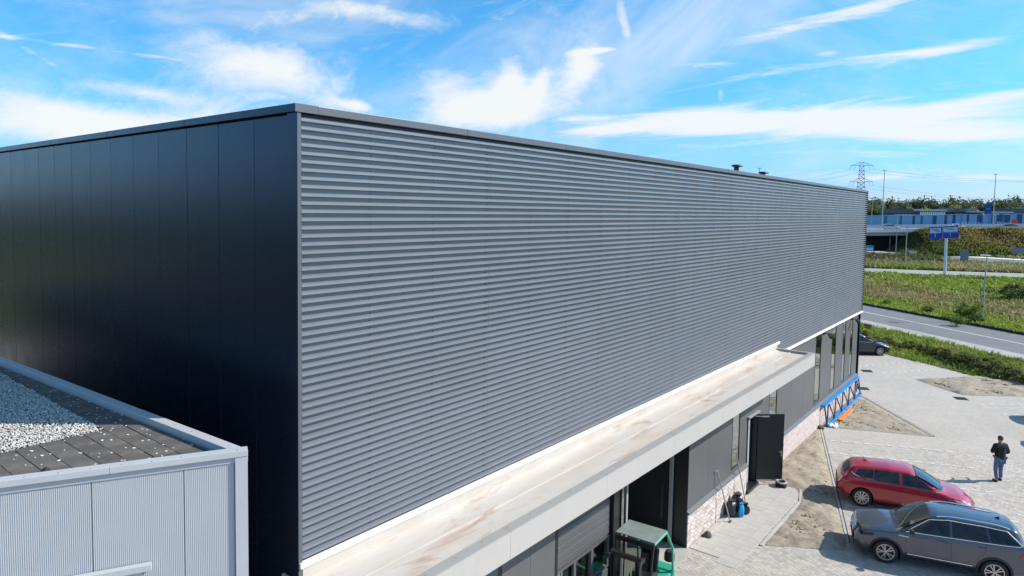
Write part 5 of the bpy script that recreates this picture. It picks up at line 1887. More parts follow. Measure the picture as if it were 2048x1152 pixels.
CHROME = mat('chrome', (0.75, 0.76, 0.78), 0.12, 1.0)
TYRE = mat('tyre', (0.02, 0.02, 0.021), 0.8)
RIMS = mat('alloy_rim', (0.50, 0.50, 0.51), 0.3, 0.9)
RIMD = mat('dark_rim', (0.03, 0.03, 0.032), 0.4, 0.5)
CARGLASS = mat('dark_car_glass', (0.006, 0.008, 0.014), 0.04, spec=0.6, coat=0.2)
SCREEN = mat('windscreen_glass', (0.022, 0.03, 0.028), 0.05, spec=0.7, coat=0.3)
PLASTIC = mat('black_plastic', (0.022, 0.022, 0.024), 0.6)
LAMPG = mat('lamp_glass', (0.62, 0.65, 0.68), 0.12, 0.35, coat=1.0)
TAIL = mat('tail_lamp', (0.35, 0.012, 0.012), 0.12, coat=1.0)
PLATE = mat('number_plate', (0.75, 0.55, 0.05), 0.5)


def rounded(poly, it=2):
    """corner cutting that keeps the end points"""
    for _ in range(it):
        out = [poly[0]]
        for a, c in zip(poly[:-1], poly[1:]):
            out.append(tuple(0.75 * p + 0.25 * r for p, r in zip(a, c))); out.append(tuple(0.25 * p + 0.75 * r for p, r in zip(a, c)))
        out.append(poly[-1]); poly = out
    return poly


class Car:
    def __init__(s, spec):
        s.S = spec

    def raw(s, x):
        S = s.S; g_ = lambda k: smooth_keys(S[k], x)
        zt, zs, wm, wt_, zr, zb = (g_(k) for k in ('zt', 'zs', 'wm', 'wt', 'zr', 'zb'))
        zr = min(zr, zt - 0.005); zs = min(zs, zr - 0.01)
        h = zs - zb
        return [(0.0, zb), (wm * 0.80, zb), (wm * 0.95, zb + 0.05), (wm * 0.985, zb + 0.16 * h + .04), (wm, zb + 0.5 * h), (wm * 1.0, zb + 0.78 * h), (wm * 0.972, zb + 0.93 * h),
                (wm * 0.945, zs), ((wm * 0.945) * 0.62 + wt_ * 0.38, zs + 0.38 * (zr - zs)), (wt_ * 1.02, zr - 0.10 * (zr - zs)), (wt_ * 0.93, zr + 0.25 * (zt - zr)), (wt_ * 0.55, zr + 0.82 * (zt - zr)), (0.0, zt)]

    def section(s, x):
        return rounded(s.raw(x), 2)

    def side_y(s, x, z):
        sec = s.section(x)
        best = None
        for (y0, z0), (y1, z1) in zip(sec[:-1], sec[1:]):
            if z0 <= z <= z1 and z1 > z0 + 1e-6 and y0 > 0.2:
                best = y0 + (y1 - y0) * (z - z0) / (z1 - z0)
        return best if best is not None else max(p[0] for p in sec)

    def top_z(s, x, y):
        sec = s.section(x); y = abs(y); zz = None
        for (y0, z0), (y1, z1) in zip(sec[:-1], sec[1:]):
            if y1 <= y <= y0 and y0 > y1 + 1e-6 and z0 > 0.5:
                zz = z0 + (z1 - z0) * (y0 - y) / (y0 - y1)
        return zz if zz is not None else sec[-1][1]


def side_patch(car, pb0, pb1, pt0, pt1, side, off=0.006, nx_=12, nz_=4, bow=0.0):
    """patch lying on the flank between a bottom edge pb0-pb1 and a top edge pt0-pt1 given as (x, z)"""
    mb_ = MB(); vs = []
    for i in range(nx_ + 1):
        a = i / nx_
        for j in range(nz_ + 1):
            c = j / nz_
            xb = pb0[0] + (pb1[0] - pb0[0]) * a; zb_ = pb0[1] + (pb1[1] - pb0[1]) * a
            xt = pt0[0] + (pt1[0] - pt0[0]) * a; zt_2 = pt0[1] + (pt1[1] - pt0[1]) * a + bow * math.sin(math.pi * a)
            x_ = xb + (xt - xb) * c; z_ = zb_ + (zt_2 - zb_) * c
            vs.append((x_, side * (car.side_y(x_, z_) + off), z_))
    fs = [(i * (nz_ + 1) + j, (i + 1) * (nz_ + 1) + j, (i + 1) * (nz_ + 1) + j + 1, i * (nz_ + 1) + j + 1) for i in range(nx_) for j in range(nz_)]
    mb_.add(vs, fs if side < 0 else [f[::-1] for f in fs])
    return mb_


def flank_line(car, pts, side, r, off=0.004, n_=4, div=8):
    out = []
    for a, c in zip(pts[:-1], pts[1:]):
        for k in range(div):
            t_ = k / div; x_ = a[0] + (c[0] - a[0]) * t_; z_ = a[1] + (c[1] - a[1]) * t_
            out.append((x_, side * (car.side_y(x_, z_) + off), z_))
    x_, z_ = pts[-1]; out.append((x_, side * (car.side_y(x_, z_) + off), z_))
    return MB().path(out, r, n_)


def make_wheel(parent, x, y, rad, width, spokes, side, style):
    w_ = MB(); wd = width / 2
    w_.lathe([(rad * 0.66, -wd * 0.92), (rad * 0.86, -wd), (rad * 0.97, -wd * 0.82), (rad, -wd * 0.5), (rad, wd * 0.5), (rad * 0.97, wd * 0.82), (rad * 0.86, wd), (rad * 0.66, wd * 0.92)], 32, axis='y')
    wheel = empty('wheel', (x, y, rad)); wheel.parent = parent
    w_.build('tyre', TYRE, wheel, smooth=True, angle=60)
    q_ = MB(); yo = side * wd * 0.80
    q_.lathe([(rad * 0.70, side * wd * 0.95), (rad * 0.64, side * wd * 0.93), (rad * 0.60, side * wd * 0.55)], 32, axis='y')
    q_.lathe([(rad * 0.15, yo), (rad * 0.10, yo + side * 0.012), (0.0, yo + side * 0.012)], 14, axis='y')
    q_.lathe([(rad * 0.15, yo), (rad * 0.15, yo - side * 0.06)], 14, axis='y')
    for k in range(spokes):
        offs = (-0.16, 0.16) if style == 'twin' else (0.0,)
        for of in offs:
            a0 = 2 * math.pi * k / spokes + of * 0.7; a1 = 2 * math.pi * k / spokes + of * 1.35
            c0_, c1_ = Vector((math.cos(a0), 0, math.sin(a0))), Vector((math.cos(a1), 0, math.sin(a1)))
            t0_ = Vector((-math.sin(a0), 0, math.cos(a0))); w0, w1 = (0.013, 0.017) if style == 'twin' else (0.016, 0.022)
            p0, p1 = c0_ * rad * 0.10, c1_ * rad * 0.655; y0v, y1v = Vector((0, yo, 0)), Vector((0, side * wd * 0.82, 0))
            q_.add([p0 - t0_ * w0 + y0v, p0 + t0_ * w0 + y0v, p1 + t0_ * w1 + y1v, p1 - t0_ * w1 + y1v,
                    p0 - t0_ * w0 + y0v * 0.6, p0 + t0_ * w0 + y0v * 0.6, p1 + t0_ * w1 + y1v * 0.6, p1 - t0_ * w1 + y1v * 0.6],
                   [(0, 1, 2, 3), (7, 6, 5, 4), (0, 4, 5, 1), (1, 5, 6, 2), (2, 6, 7, 3), (3, 7, 4, 0)])
    q_.build('rim', RIMS, wheel, smooth=False)
    q_ = MB(); q_.lathe([(rad * 0.64, side * wd * 0.30), (0.0, side * wd * 0.30)], 24, axis='y'); q_.lathe([(rad * 0.64, side * wd * 0.5), (rad * 0.64, side * wd * 0.3)], 24, axis='y')
    q_.build('brake_disc', RIMD, wheel)
    return wheel


def make_car(name, spec, paint, loc, heading, label, detail=True):
    """local +X is the nose; origin on the ground under the middle"""
    S = spec; car = Car(S); L2 = S['L'] / 2; NX = S.get('nose', L2)
    root = empty(name, loc, math.atan2(heading[1], heading[0]), label=label, cat='car', group='cars')
    nxs = 110 if detail else 60
    xs = np.linspace(-L2, NX, nxs)
    xs = np.array(sorted(set(list(xs) + [S['ws'][0], S['ws'][1]])))
    secs = [car.section(x) for x in xs]; m_ = len(secs[0])
    arches = [(S['fa'], S['rad'] + S['gap']), (S['ra'], S['rad'] + S['gap'])]
    wsx0, wsx1 = S['ws']                             # windscreen: bottom (front) and top (rear) x
    kroof = next(i for i, p in enumerate(secs[len(secs) // 2]) if p[1] > secs[len(secs) // 2][-1][1] - (secs[len(secs) // 2][-1][1] - smooth_keys(S['zr'], 0)) - 0.001)
    body = MB()
    for side in (1, -1):
        V_ = []; F_ = []
        for i, x in enumerate(xs):
            for (yy, zz) in secs[i]:
                px, pz, py_ = x, zz, yy
                for ax, ar in arches:               # snap points next to an arch onto its circle
                    dx, dz = px - ax, pz - S['rad']
                    d_ = math.hypot(dx, dz)
                    if yy > 0.45 and zz < S['rad'] + ar + 0.02 and 0.001 < abs(d_ - ar) < 0.042:
                        px, pz = ax + dx / d_ * ar, S['rad'] + dz / d_ * ar
                V_.append((px, side * py_, pz))
        for i in range(len(xs) - 1):
            xm = (xs[i] + xs[i + 1]) / 2
            for j in range(m_ - 1):
                ids = (i * m_ + j, (i + 1) * m_ + j, (i + 1) * m_ + j + 1, i * m_ + j + 1)
                zc = sum(V_[k][2] for k in ids) / 4; xc = sum(V_[k][0] for k in ids) / 4; yc = abs(sum(V_[k][1] for k in ids) / 4)
                if yc > 0.30 and any(math.hypot(xc - ax, zc - S['rad']) < ar - 0.004 for ax, ar in arches):
                    continue
                F_.append(ids if side < 0 else ids[::-1])
        body.add(V_, F_)
    bo = body.build('body', paint, root, smooth=True, angle=50)
    for ax, ar in arches:
        for side in (1, -1):
            wl = MB(); k = 24; V_ = []                # wheel well
            for i in range(k + 1):
                a = math.pi * (-0.16 + 1.32 * i / k)
                for yy in (0.97 * smooth_keys(S['wm'], ax), 0.38):
                    V_.append((ax + math.cos(a) * ar, side * yy, S['rad'] + math.sin(a) * ar))
            wl.add(V_, [(2 * i, 2 * i + 2, 2 * i + 3, 2 * i + 1) for i in range(k)])
            wl.add([(ax + math.cos(t_) * ar, side * 0.40, S['rad'] + math.sin(t_) * ar) for t_ in np.linspace(-.5, math.pi + .5, 20)], [tuple(range(20))])
            wl.build('wheel_well', PLASTIC, root)
    if S['cladding']:
        cl = MB()
        for ax, ar in arches:
            for side in (1, -1):
                k = 26; V_ = []
                for i in range(k + 1):
                    a = math.pi * (-0.10 + 1.20 * i / k)
                    for rr, of in ((ar - 0.006, 0.012), (ar + 0.058, 0.008)):
                        x_, z_ = ax + math.cos(a) * rr, max(0.2, S['rad'] + math.sin(a) * rr)
                        V_.append((x_, side * (car.side_y(x_, max(z_, smooth_keys(S['zb'], x_) + 0.06)) + of), z_))
                F_ = [(2 * i, 2 * i + 1, 2 * i + 3, 2 * i + 2) for i in range(k)]
                cl.add(V_, F_ if side > 0 else [f[::-1] for f in F_])
        cl.build('arch_cladding', PLASTIC, root, smooth=True)
    for side in (1, -1):
        q_ = side_patch(car, (S['fa'] - S['rad'] - S['gap'] - .02, smooth_keys(S['zb'], 0) + 0.02), (S['ra'] + S['rad'] + S['gap'] + .02, smooth_keys(S['zb'], 0) + 0.02),
                        (S['fa'] - S['rad'] - S['gap'] - .02, smooth_keys(S['zb'], 0) + 0.11), (S['ra'] + S['rad'] + S['gap'] + .02, smooth_keys(S['zb'], 0) + 0.11), side, 0.008)
        q_.build('sill', PLASTIC, root)
    for ax in (S['fa'], S['ra']):
        for side in (1, -1):
            make_wheel(root, ax, side * (smooth_keys(S['wm'], ax) - 0.115), S['rad'], 0.225, S['spokes'], side, S['rim'])
    # side glass
    for side in (1, -1):
        for (b0, b1, t0, t1, bow) in S['glass']:
            side_patch(car, b0, b1, t0, t1, side, 0.005, bow=bow).build('side_window', CARGLASS, root, smooth=True)
        for ln_ in S['trim']:
            flank_line(car, ln_, side, 0.013, 0.006).build('chrome_strip', CHROME, root)
        if detail:
            for ln_ in S['seams']:
                flank_line(car, ln_, side, 0.0035, 0.0005, 4).build('door_seam', PLASTIC, root)
            for hx, hz in S['handles']:
                q_ = MB(); yy = side * (car.side_y(hx, hz) + 0.018)
                q_.obox((hx, yy, hz), (0.095, 0, 0.004), (0, 0.012, 0), (0, 0, 0.014)); q_.build('door_handle', paint, root, bevel=0.006)
            if S.get('strip'):
                flank_line(car, S['strip'], side, 0.012, 0.006).build('sill_strip', CHROME, root)
        # mirror
        mx, mz = S['mirror']; yy = car.side_y(mx, mz)
        q_ = MB(); q_.obox((mx + 0.02, side * (yy + 0.03), mz - 0.01), (0.03, 0, 0), (0, 0.05, 0), (0, 0, 0.02))
        q_.obox((mx, side * (yy + 0.135), mz + 0.05), (0.055, side * -0.02, 0), (0.0, 0.075, 0), (0, 0, 0.062))
        q_.build('mirror', S['mirror_mat'] or paint, root, bevel=0.03)
        # lamps
        for nm_, key, m_l in (('headlight', 'head', LAMPG if not S['cladding'] else CARGLASS), ('tail_light', 'tail', TAIL)):
            b0, b1, t0, t1 = S[key]
            side_patch(car, b0, b1, t0, t1, side, 0.007, 8, 3).build(nm_, m_l, root, smooth=True)
    # windscreen and rear window follow the loft
    def top_patch(x0, x1, inset0, inset1, off, m_p, name_, nx_=8, ny_=10):
        V_ = []
        for i in range(nx_ + 1):
            x_ = x0 + (x1 - x0) * i / nx_; hwid = (smooth_keys(S['wt'], x_) - (inset0 + (inset1 - inset0) * i / nx_))
            for j in range(ny_ + 1):
                yy = hwid * (2 * j / ny_ - 1); V_.append((x_ + off[0], yy, car.top_z(x_, yy) + off[1]))
        F_ = [(i * (ny_ + 1) + j, (i + 1) * (ny_ + 1) + j, (i + 1) * (ny_ + 1) + j + 1, i * (ny_ + 1) + j + 1) for i in range(nx_) for j in range(ny_)]
        return MB().add(V_, F_ if x0 > x1 else F_).build(name_, m_p, root, smooth=True, angle=180)
    V_ = []
    for i in range(7):
        t_ = i / 6; x_ = wsx0 + 0.015 + (wsx1 - wsx0 - 0.03) * t_
        hw0 = smooth_keys(S['wt'], x_) + 0.015
        for j in range(11):
            y_ = hw0 * (j / 5 - 1); yr = y_ / hw0
            z_ = smooth_keys(S['zt'], wsx0) * (1 - t_) + smooth_keys(S['zt'], wsx1) * t_ + 0.03 * math.sin(math.pi * t_) - 0.055 * yr * yr + 0.022
            V_.append((x_ - 0.05 * yr * yr * (1 - t_), y_, z_))
    F_ = [(i * 11 + j, (i + 1) * 11 + j, (i + 1) * 11 + j + 1, i * 11 + j + 1) for i in range(6) for j in range(10)]
    MB().add(V_, F_).build('windscreen', SCREEN, root, smooth=True, angle=180)
    rx0, rx1 = S['rw']
    top_patch(rx0, rx1, 0.06, 0.10, (-0.016, 0.012), CARGLASS, 'rear_window')
    if detail:
        for yy in (0.32, -0.22):
            q_ = MB(); pts = []
            for k in range(6):
                t_ = k / 5; x_ = wsx0 + 0.03 - 0.13 * t_; y_ = yy - 0.52 * t_ if yy > 0 else yy - 0.40 * t_
                pts.append((x_ + 0.012, y_, car.top_z(x_, y_) + 0.02))
            q_.path(pts, 0.010, 4); q_.build('wiper', PLASTIC, root)
        q_ = MB(); x_ = S['ant']; q_.add([(x_ - 0.06, -0.018, car.top_z(x_, 0) - 0.005), (x_ + 0.09, -0.012, car.top_z(x_ + .09, 0) - 0.005), (x_ - 0.05, 0, car.top_z(x_, 0) + 0.065), (x_ - 0.06, 0.018, car.top_z(x_, 0) - 0.005), (x_ + 0.09, 0.012, car.top_z(x_ + .09, 0) - 0.005)],
                                         [(0, 1, 2), (4, 3, 2), (1, 4, 2), (3, 0, 2)]); q_.build('antenna_fin', paint if S['L'] < 4.5 else PLASTIC, root)
        if S['rails']:
            for side in (1, -1):
                r0, r1 = S['rails']; pts = []
                for k in range(15):
                    t_ = k / 14; x_ = r0 + (r1 - r0) * t_; yy = smooth_keys(S['wt'], x_) * 0.90; lift = 0.055 * min(1, 6 * t_, 6 * (1 - t_))
                    pts.append((x_, side * yy, car.top_z(x_, yy) + lift))
                MB().path(pts, 0.018, 6).build('roof_rail', CHROME, root, smooth=True)
        # grille, plates, emblem
        xg = NX - 0.03; wg = smooth_keys(S['wm'], xg)
        q_ = MB(); zg0, zg1 = S['grille']
        def front_x(z_):
            xx = NX
            while xx > NX - 0.5 and car.section(xx)[-1][1] < z_:
                xx -= 0.01
            return xx
        for zz in np.linspace(zg0, zg1, 4):
            q_.obox((front_x(zz) + 0.008, 0, zz), (0.012, 0, 0), (0, wg * 0.62, 0), (0, 0, 0.013))
        q_.build('grille_bar', CHROME if S['cladding'] else PLASTIC, root)
        q_ = MB(); q_.obox((NX + 0.004, 0, smooth_keys(S['zb'], NX - .1) + 0.12), (0.012, 0, 0), (0, wg * 0.75, 0), (0, 0, 0.07)); q_.build('lower_intake', PLASTIC, root, bevel=0.01)
        q_ = MB(); q_.obox((-L2 + 0.012, 0, S['plate']), (0.012, 0, 0), (0, 0.22, 0), (0, 0, 0.05)); q_.build('number_plate', PLATE, root)
        q_ = MB(); q_.lathe([(0.055, 0.0), (0.05, 0.01), (0.0, 0.012)], 16, (front_x((zg0 + zg1) / 2) + 0.012, 0, (zg0 + zg1) / 2), axis='x'); q_.build('emblem', CHROME, root)
        q_ = MB(); q_.obox((-L2 - 0.002, 0, smooth_keys(S['zb'], -L2 + .1) + 0.10), (0.02, 0, 0), (0, wg * 0.85, 0), (0, 0, 0.09)); q_.build('rear_diffuser', PLASTIC, root, bevel=0.02)
    return root


SUV = dict(L=4.70, nose=2.30, fa=1.44, ra=-1.35, rad=0.355, gap=0.055, spokes=5, rim='twin', cladding=True, seat=1.0,
           zt=[(-2.35, .80), (-2.31, 1.00), (-2.20, 1.14), (-2.02, 1.48), (-1.93, 1.62), (-1.6, 1.65), (-0.6, 1.68), (0.1, 1.665), (0.30, 1.62), (1.05, 1.17), (1.12, 1.11), (1.6, 1.06), (2.02, 1.01), (2.18, .97), (2.26, .88), (2.30, .66)],
           zs=[(-2.35, .72), (-2.25, .98), (-2.1, 1.19), (-1.5, 1.20), (0.0, 1.145), (1.0, 1.085), (1.2, 1.03), (1.95, .94), (2.22, .84), (2.30, .58)],
           zr=[(-2.35, .76), (-2.22, 1.05), (-2.02, 1.41), (-1.9, 1.55), (-1.5, 1.585), (-0.6, 1.615), (0.1, 1.605), (0.30, 1.545), (1.05, 1.12), (1.15, 1.06), (1.6, 1.025), (1.98, .97), (2.21, .91), (2.30, .62)],
           wm=[(-2.35, .66), (-2.28, .80), (-2.1, .88), (-1.6, .918), (0, .925), (1.5, .918), (1.9, .89), (2.14, .84), (2.25, .76), (2.30, .68)],
           wt=[(-2.35, .55), (-2.2, .62), (-1.9, .60), (-0.5, .645), (0.3, .64), (1.05, .76), (1.2, .76), (1.95, .70), (2.2, .64), (2.30, .56)],
           zb=[(-2.35, .48), (-2.1, .30), (-1.8, .26), (1.8, .24), (2.1, .26), (2.30, .34)],
           ws=(1.06, 0.28), rw=(-2.18, -2.02), mirror=(0.78, 1.12), mirror_mat=PLASTIC, rails=(0.10, -1.75), ant=-1.55,
           glass=[((0.80, 1.135), (-0.22, 1.175), (0.24, 1.51), (-0.22, 1.565), 0.02), ((-0.28, 1.18), (-1.20, 1.21), (-0.28, 1.565), (-1.14, 1.55), 0.0), ((-1.24, 1.215), (-1.94, 1.24), (-1.18, 1.545), (-1.66, 1.51), 0.0)],
           trim=[[(0.92, 1.105), (0.86, 1.14), (0.30, 1.515), (-0.20, 1.585), (-1.10, 1.57), (-1.66, 1.535), (-2.0, 1.25), (-1.94, 1.215), (-1.2, 1.185), (-0.2, 1.15), (0.92, 1.105)], [(1.12, .97), (0.84, .965)]],
           seams=[[(0.90, 1.08), (0.92, .70), (0.88, .36)], [(-0.25, 1.14), (-0.26, .70), (-0.25, .36)], [(-1.14, 1.18), (-1.08, .90), (-0.92, .72), (-0.90, .40)]],
           handles=[(-0.10, 1.0), (-1.02, 1.03)], strip=[(0.86, .44), (-0.80, .44)], head=((2.15, .74), (1.80, .80), (2.14, .83), (1.76, .90)), tail=((-2.22, .86), (-1.92, .90), (-2.20, 1.02), (-1.98, 1.03)), grille=(.66, .84), plate=.80)
HATCH = dict(L=4.36, fa=1.26, ra=-1.39, rad=0.335, gap=0.055, spokes=10, rim='ten', cladding=False, seat=0.9,
             zt=[(-2.18, .72), (-2.14, .92), (-2.02, 1.03), (-1.78, 1.30), (-1.70, 1.385), (-1.4, 1.42), (-0.5, 1.475), (0.15, 1.45), (0.38, 1.38), (1.18, .98), (1.28, .94), (1.7, .86), (1.98, .76), (2.12, .66), (2.18, .56)],
             zs=[(-2.18, .66), (-2.08, .92), (-1.9, 1.04), (-1.3, 1.06), (0.0, 1.0), (1.0, .93), (1.3, .86), (1.8, .745), (2.1, .58), (2.18, .50)],
             zr=[(-2.18, .70), (-2.05, .96), (-1.80, 1.23), (-1.68, 1.33), (-1.3, 1.37), (-0.5, 1.41), (0.15, 1.39), (0.38, 1.30), (1.18, .945), (1.3, .90), (1.75, .80), (2.0, .69), (2.18, .53)],
             wm=[(-2.18, .66), (-2.1, .78), (-1.9, .865), (-1.4, .905), (0, .905), (1.3, .895), (1.75, .85), (2.0, .74), (2.14, .56), (2.18, .44)],
             wt=[(-2.18, .5), (-2.0, .58), (-1.7, .55), (-0.5, .605), (0.38, .60), (1.18, .71), (1.4, .70), (1.9, .58), (2.12, .44), (2.18, .34)],
             zb=[(-2.18, .42), (-1.95, .28), (-1.7, .19), (1.7, .17), (2.0, .19), (2.18, .28)],
             ws=(1.19, 0.36), rw=(-1.98, -1.80), mirror=(0.82, .99), mirror_mat=None, rails=None, ant=-1.25,
             glass=[((0.84, .98), (-0.10, 1.025), (0.34, 1.285), (-0.10, 1.36), 0.02), ((-0.20, 1.03), (-1.02, 1.06), (-0.20, 1.365), (-0.98, 1.34), 0.0), ((-1.05, 1.063), (-1.66, 1.12), (-1.01, 1.335), (-1.50, 1.285), 0.0)],
             trim=[[(1.06, .94), (0.0, 1.005), (-1.0, 1.043), (-1.50, 1.08), (-1.68, 1.13), (-1.76, 1.18)]],
             seams=[[(0.92, .93), (0.93, .55), (0.84, .28)], [(-0.15, 1.0), (-0.16, .60), (-0.15, .28)], [(-1.05, 1.04), (-1.02, .80), (-0.90, .60), (-0.90, .32)]],
             handles=[(-0.02, .88), (-0.95, .92)], strip=None, head=((2.04, .58), (1.56, .71), (1.98, .67), (1.46, .79)), tail=((-2.06, .72), (-1.84, .76), (-2.06, .90), (-1.70, .93)), grille=(.46, .56), plate=.62)

RED = mat('dark_red_car_paint', (0.42, 0.009, 0.026), 0.28, 0.15, coat=1.0, spec=0.5)
GREYP = mat('grey_metallic_paint', (0.082, 0.092, 0.112), 0.25, 0.6, coat=1.0)
BLACKP = mat('blue_black_paint', (0.010, 0.012, 0.020), 0.25, 0.2, coat=1.0)

HBv = Vector((0.422, -0.906, 0)).normalized()
# red hatchback: rear wheels back to the edging stones
CH = Vector((0.267, -0.963, 0)).normalized(); CP = Vector((-CH.y, CH.x, 0))
rc = Vector((20.33, -3.45, 0)) + CP * 0.76 + CH * 1.39 * 0.95
rcar = make_car('red_hatchback', HATCH, RED, tuple(rc), CH, 'dark red hatchback car parked with its tail to the sand')
rcar.scale = (0.95, 0.95, 0.97)
gc_ = Vector((16.60, -4.80, 0)) + CP * 0.76 + CH * 1.44 * 0.95
suv = make_car('grey_suv', SUV, GREYP, tuple(gc_), -CH, 'grey metallic estate SUV with chrome window trim, nose to the sand')
suv.scale = (0.95, 0.95, 0.95)
# dark car half hidden by the far corner
bh = Vector((0.62, -0.78, 0)).normalized()
bc = Vector((49.05, 0.96, 0)) + Vector((0.78, 0.62, 0)) * 0.78 - bh * 1.26
make_car('black_car', HATCH, BLACKP, tuple(bc), bh, 'blue-black car half hidden behind the far warehouse corner')
# two more parked cars just beyond the right edge, known from their shadows
for (x, y), lab in (((36.13, -6.86), 'parked car outside the right edge, the farther one throwing its shadow into view'), ((31.63, -7.43), 'parked car outside the right edge, the nearer one throwing its shadow into view')):
    ctr = Vector((x, y, 0)) + Vector((0.66, -0.75, 0)).normalized() * 1.75 + HBv * 2.15
    make_car('parked_car', HATCH, BLACKP, tuple(ctr), HBv, lab, detail=False)
# traffic on the highway
WHITEP = mat('white_car_paint', (0.75, 0.75, 0.74), 0.3, coat=1.0); SILVP = mat('silver_car_paint', (0.40, 0.40, 0.42), 0.3, 0.5, coat=1.0)
for u, q0, pm_, sp_, lab in ((1782, 5.0, SILVP, SUV, 'silver car driving over the highway bridge'), (1916, 10.0, WHITEP, HATCH, 'white car on the highway right above the blue direction sign'), (2024, 4.5, BLACKP, HATCH, 'dark car on the highway below the orange mark')):
    r_ = Vector(ray(u, 455)); o_ = Vector(CAM); pq = H0 + hn * q0
    t_ = (pq - o_).dot(hn) / r_.dot(hn); s_ = (o_ + r_ * t_ - H0).dot(hdir)
    c = make_car('highway_car', sp_, pm_, hp_(s_, q0, 0.005), (hdir if q0 < 17 else -hdir), lab, detail=False)

# ------------------------------------------------------------------ the man walking across the lot
def skin(name, joints, edges, radii, m_, parent, sub=2, root=0):
    me_ = bpy.data.meshes.new(name); me_.from_pydata([tuple(j) for j in joints], edges, [])
    me_.materials.append(m_)
    o_ = link(name, me_, parent)
    sk = o_.modifiers.new('skin', 'SKIN'); sk.use_smooth_shade = True
    if not me_.skin_vertices:
        me_.skin_vertices.new()
    for i, v_ in enumerate(me_.skin_vertices[0].data):
        r_ = radii[i]
        v_.radius = (r_, r_) if not isinstance(r_, tuple) else r_
        v_.use_root = (i == root)
    sb_ = o_.modifiers.new('sub', 'SUBSURF'); sb_.levels = sub; sb_.render_levels = sub
    return o_


SKINM = mat('skin', (0.42, 0.25, 0.18), 0.6); JACKET = mat('black_jacket', (0.012, 0.012, 0.014), 0.85, var=0.2, vscale=8, bump=0.5, bscale=14)
JEANS = mat('blue_jeans', (0.10, 0.155, 0.25), 0.85, var=0.25, vscale=7, bump=0.4, bscale=16); SHOE = mat('dark_shoe', (0.02, 0.018, 0.018), 0.6); HAIR = mat('short_grey_hair', (0.06, 0.05, 0.045), 0.8)
pz = Vector((26.26, -7.08, 0))
man = empty('person', tuple(pz), label='man in black jacket and blue jeans walking across the paved lot', cat='person')
fw = Vector((0.80, 0.60, 0)); man.rotation_euler = (0, 0, math.atan2(fw.y, fw.x) - math.pi / 2)      # local +Y ahead, +X to his right
J = {'pel': (0, 0, .96), 'sp': (0, 0.01, 1.16), 'ch': (0, 0.0, 1.36), 'nk': (0, 0.02, 1.50), 'hd0': (0.01, 0.05, 1.59), 'hd1': (0.015, 0.065, 1.70),
     'shl': (-.19, 0, 1.43), 'ell': (-.31, -.02, 1.17), 'wrl': (-.16, .22, 1.12), 'hal': (-.10, .30, 1.13),
     'shr': (.19, 0, 1.43), 'elr': (.30, .0, 1.16), 'wrr': (.36, .22, 1.06), 'har': (.39, .31, 1.06),
     'hpl': (-.095, 0, .90), 'knl': (-.11, .05, .50), 'anl': (-.11, -.06, .09), 'tol': (-.13, .12, .045),
     'hpr': (.095, 0, .90), 'knr': (.12, .10, .50), 'anr': (.14, .10, .10), 'tor': (.17, .27, .05)}
keys_ = list(J); ix = {k: i for i, k in enumerate(keys_)}
E_ = [('pel', 'sp'), ('sp', 'ch'), ('ch', 'nk'), ('nk', 'hd0'), ('hd0', 'hd1'), ('ch', 'shl'), ('shl', 'ell'), ('ell', 'wrl'), ('wrl', 'hal'), ('ch', 'shr'), ('shr', 'elr'), ('elr', 'wrr'), ('wrr', 'har'),
      ('pel', 'hpl'), ('hpl', 'knl'), ('knl', 'anl'), ('anl', 'tol'), ('pel', 'hpr'), ('hpr', 'knr'), ('knr', 'anr'), ('anr', 'tor')]
rad_ = dict(pel=.10, sp=.10, ch=.105, nk=.055, hd0=(.072, .085), hd1=(.078, .095), shl=.065, ell=.042, wrl=.03, hal=.035, shr=.065, elr=.042, wrr=.03, har=.035,
            hpl=.07, knl=.05, anl=.035, tol=.03, hpr=.07, knr=.05, anr=.035, tor=.03)
skin('body', [J[k] for k in keys_], [(ix[a], ix[b_]) for a, b_ in E_], [rad_[k] for k in keys_], SKINM, man)


def sub_skin(name, ks, es, rd_, m_, sub=2):
    i2 = {k: i for i, k in enumerate(ks)}
    return skin(name, [J[k] for k in ks], [(i2[a], i2[b_]) for a, b_ in es], [rd_[k] for k in ks], m_, man, sub)


J['pelj'] = (0, 0, .87); J['col'] = (0, .015, 1.47)
sub_skin('jacket', ['sp', 'pelj', 'ch', 'col', 'shl', 'ell', 'wrl', 'shr', 'elr', 'wrr'], [('pelj', 'sp'), ('sp', 'ch'), ('ch', 'col'), ('ch', 'shl'), ('shl', 'ell'), ('ell', 'wrl'), ('ch', 'shr'), ('shr', 'elr'), ('elr', 'wrr')],
         dict(sp=(.18, .18), pelj=(.175, .175), ch=(.19, .19), col=.085, shl=.10, ell=.075, wrl=.055, shr=.10, elr=.075, wrr=.055), JACKET)
J['jl'] = (-.11, -.05, .10); J['jr'] = (.135, .09, .11)
sub_skin('jeans', ['pel', 'hpl', 'knl', 'jl', 'hpr', 'knr', 'jr'], [('pel', 'hpl'), ('hpl', 'knl'), ('knl', 'jl'), ('pel', 'hpr'), ('hpr', 'knr'), ('knr', 'jr')],
         dict(pel=(.15, .15), hpl=.108, knl=.078, jl=.066, hpr=.108, knr=.078, jr=.066), JEANS)
for sfx, heel, toe in (('l', (-.11, -.10, .05), (-.13, .15, .035)), ('r', (.135, .04, .05), (.175, .29, .035))):
    skin('shoe', [heel, tuple((Vector(heel) + Vector(toe)) / 2), toe], [(0, 1), (1, 2)], [.048, .05, .042], SHOE, man, 1)
q = MB(); q.lathe([(0.0, 0.105), (0.05, 0.098), (0.082, 0.065), (0.094, 0.02), (0.092, -0.03), (0.085, -0.055)], 16, (0.012, 0.045, 1.685)); q.build('hair', HAIR, man, smooth=True)
q = MB()
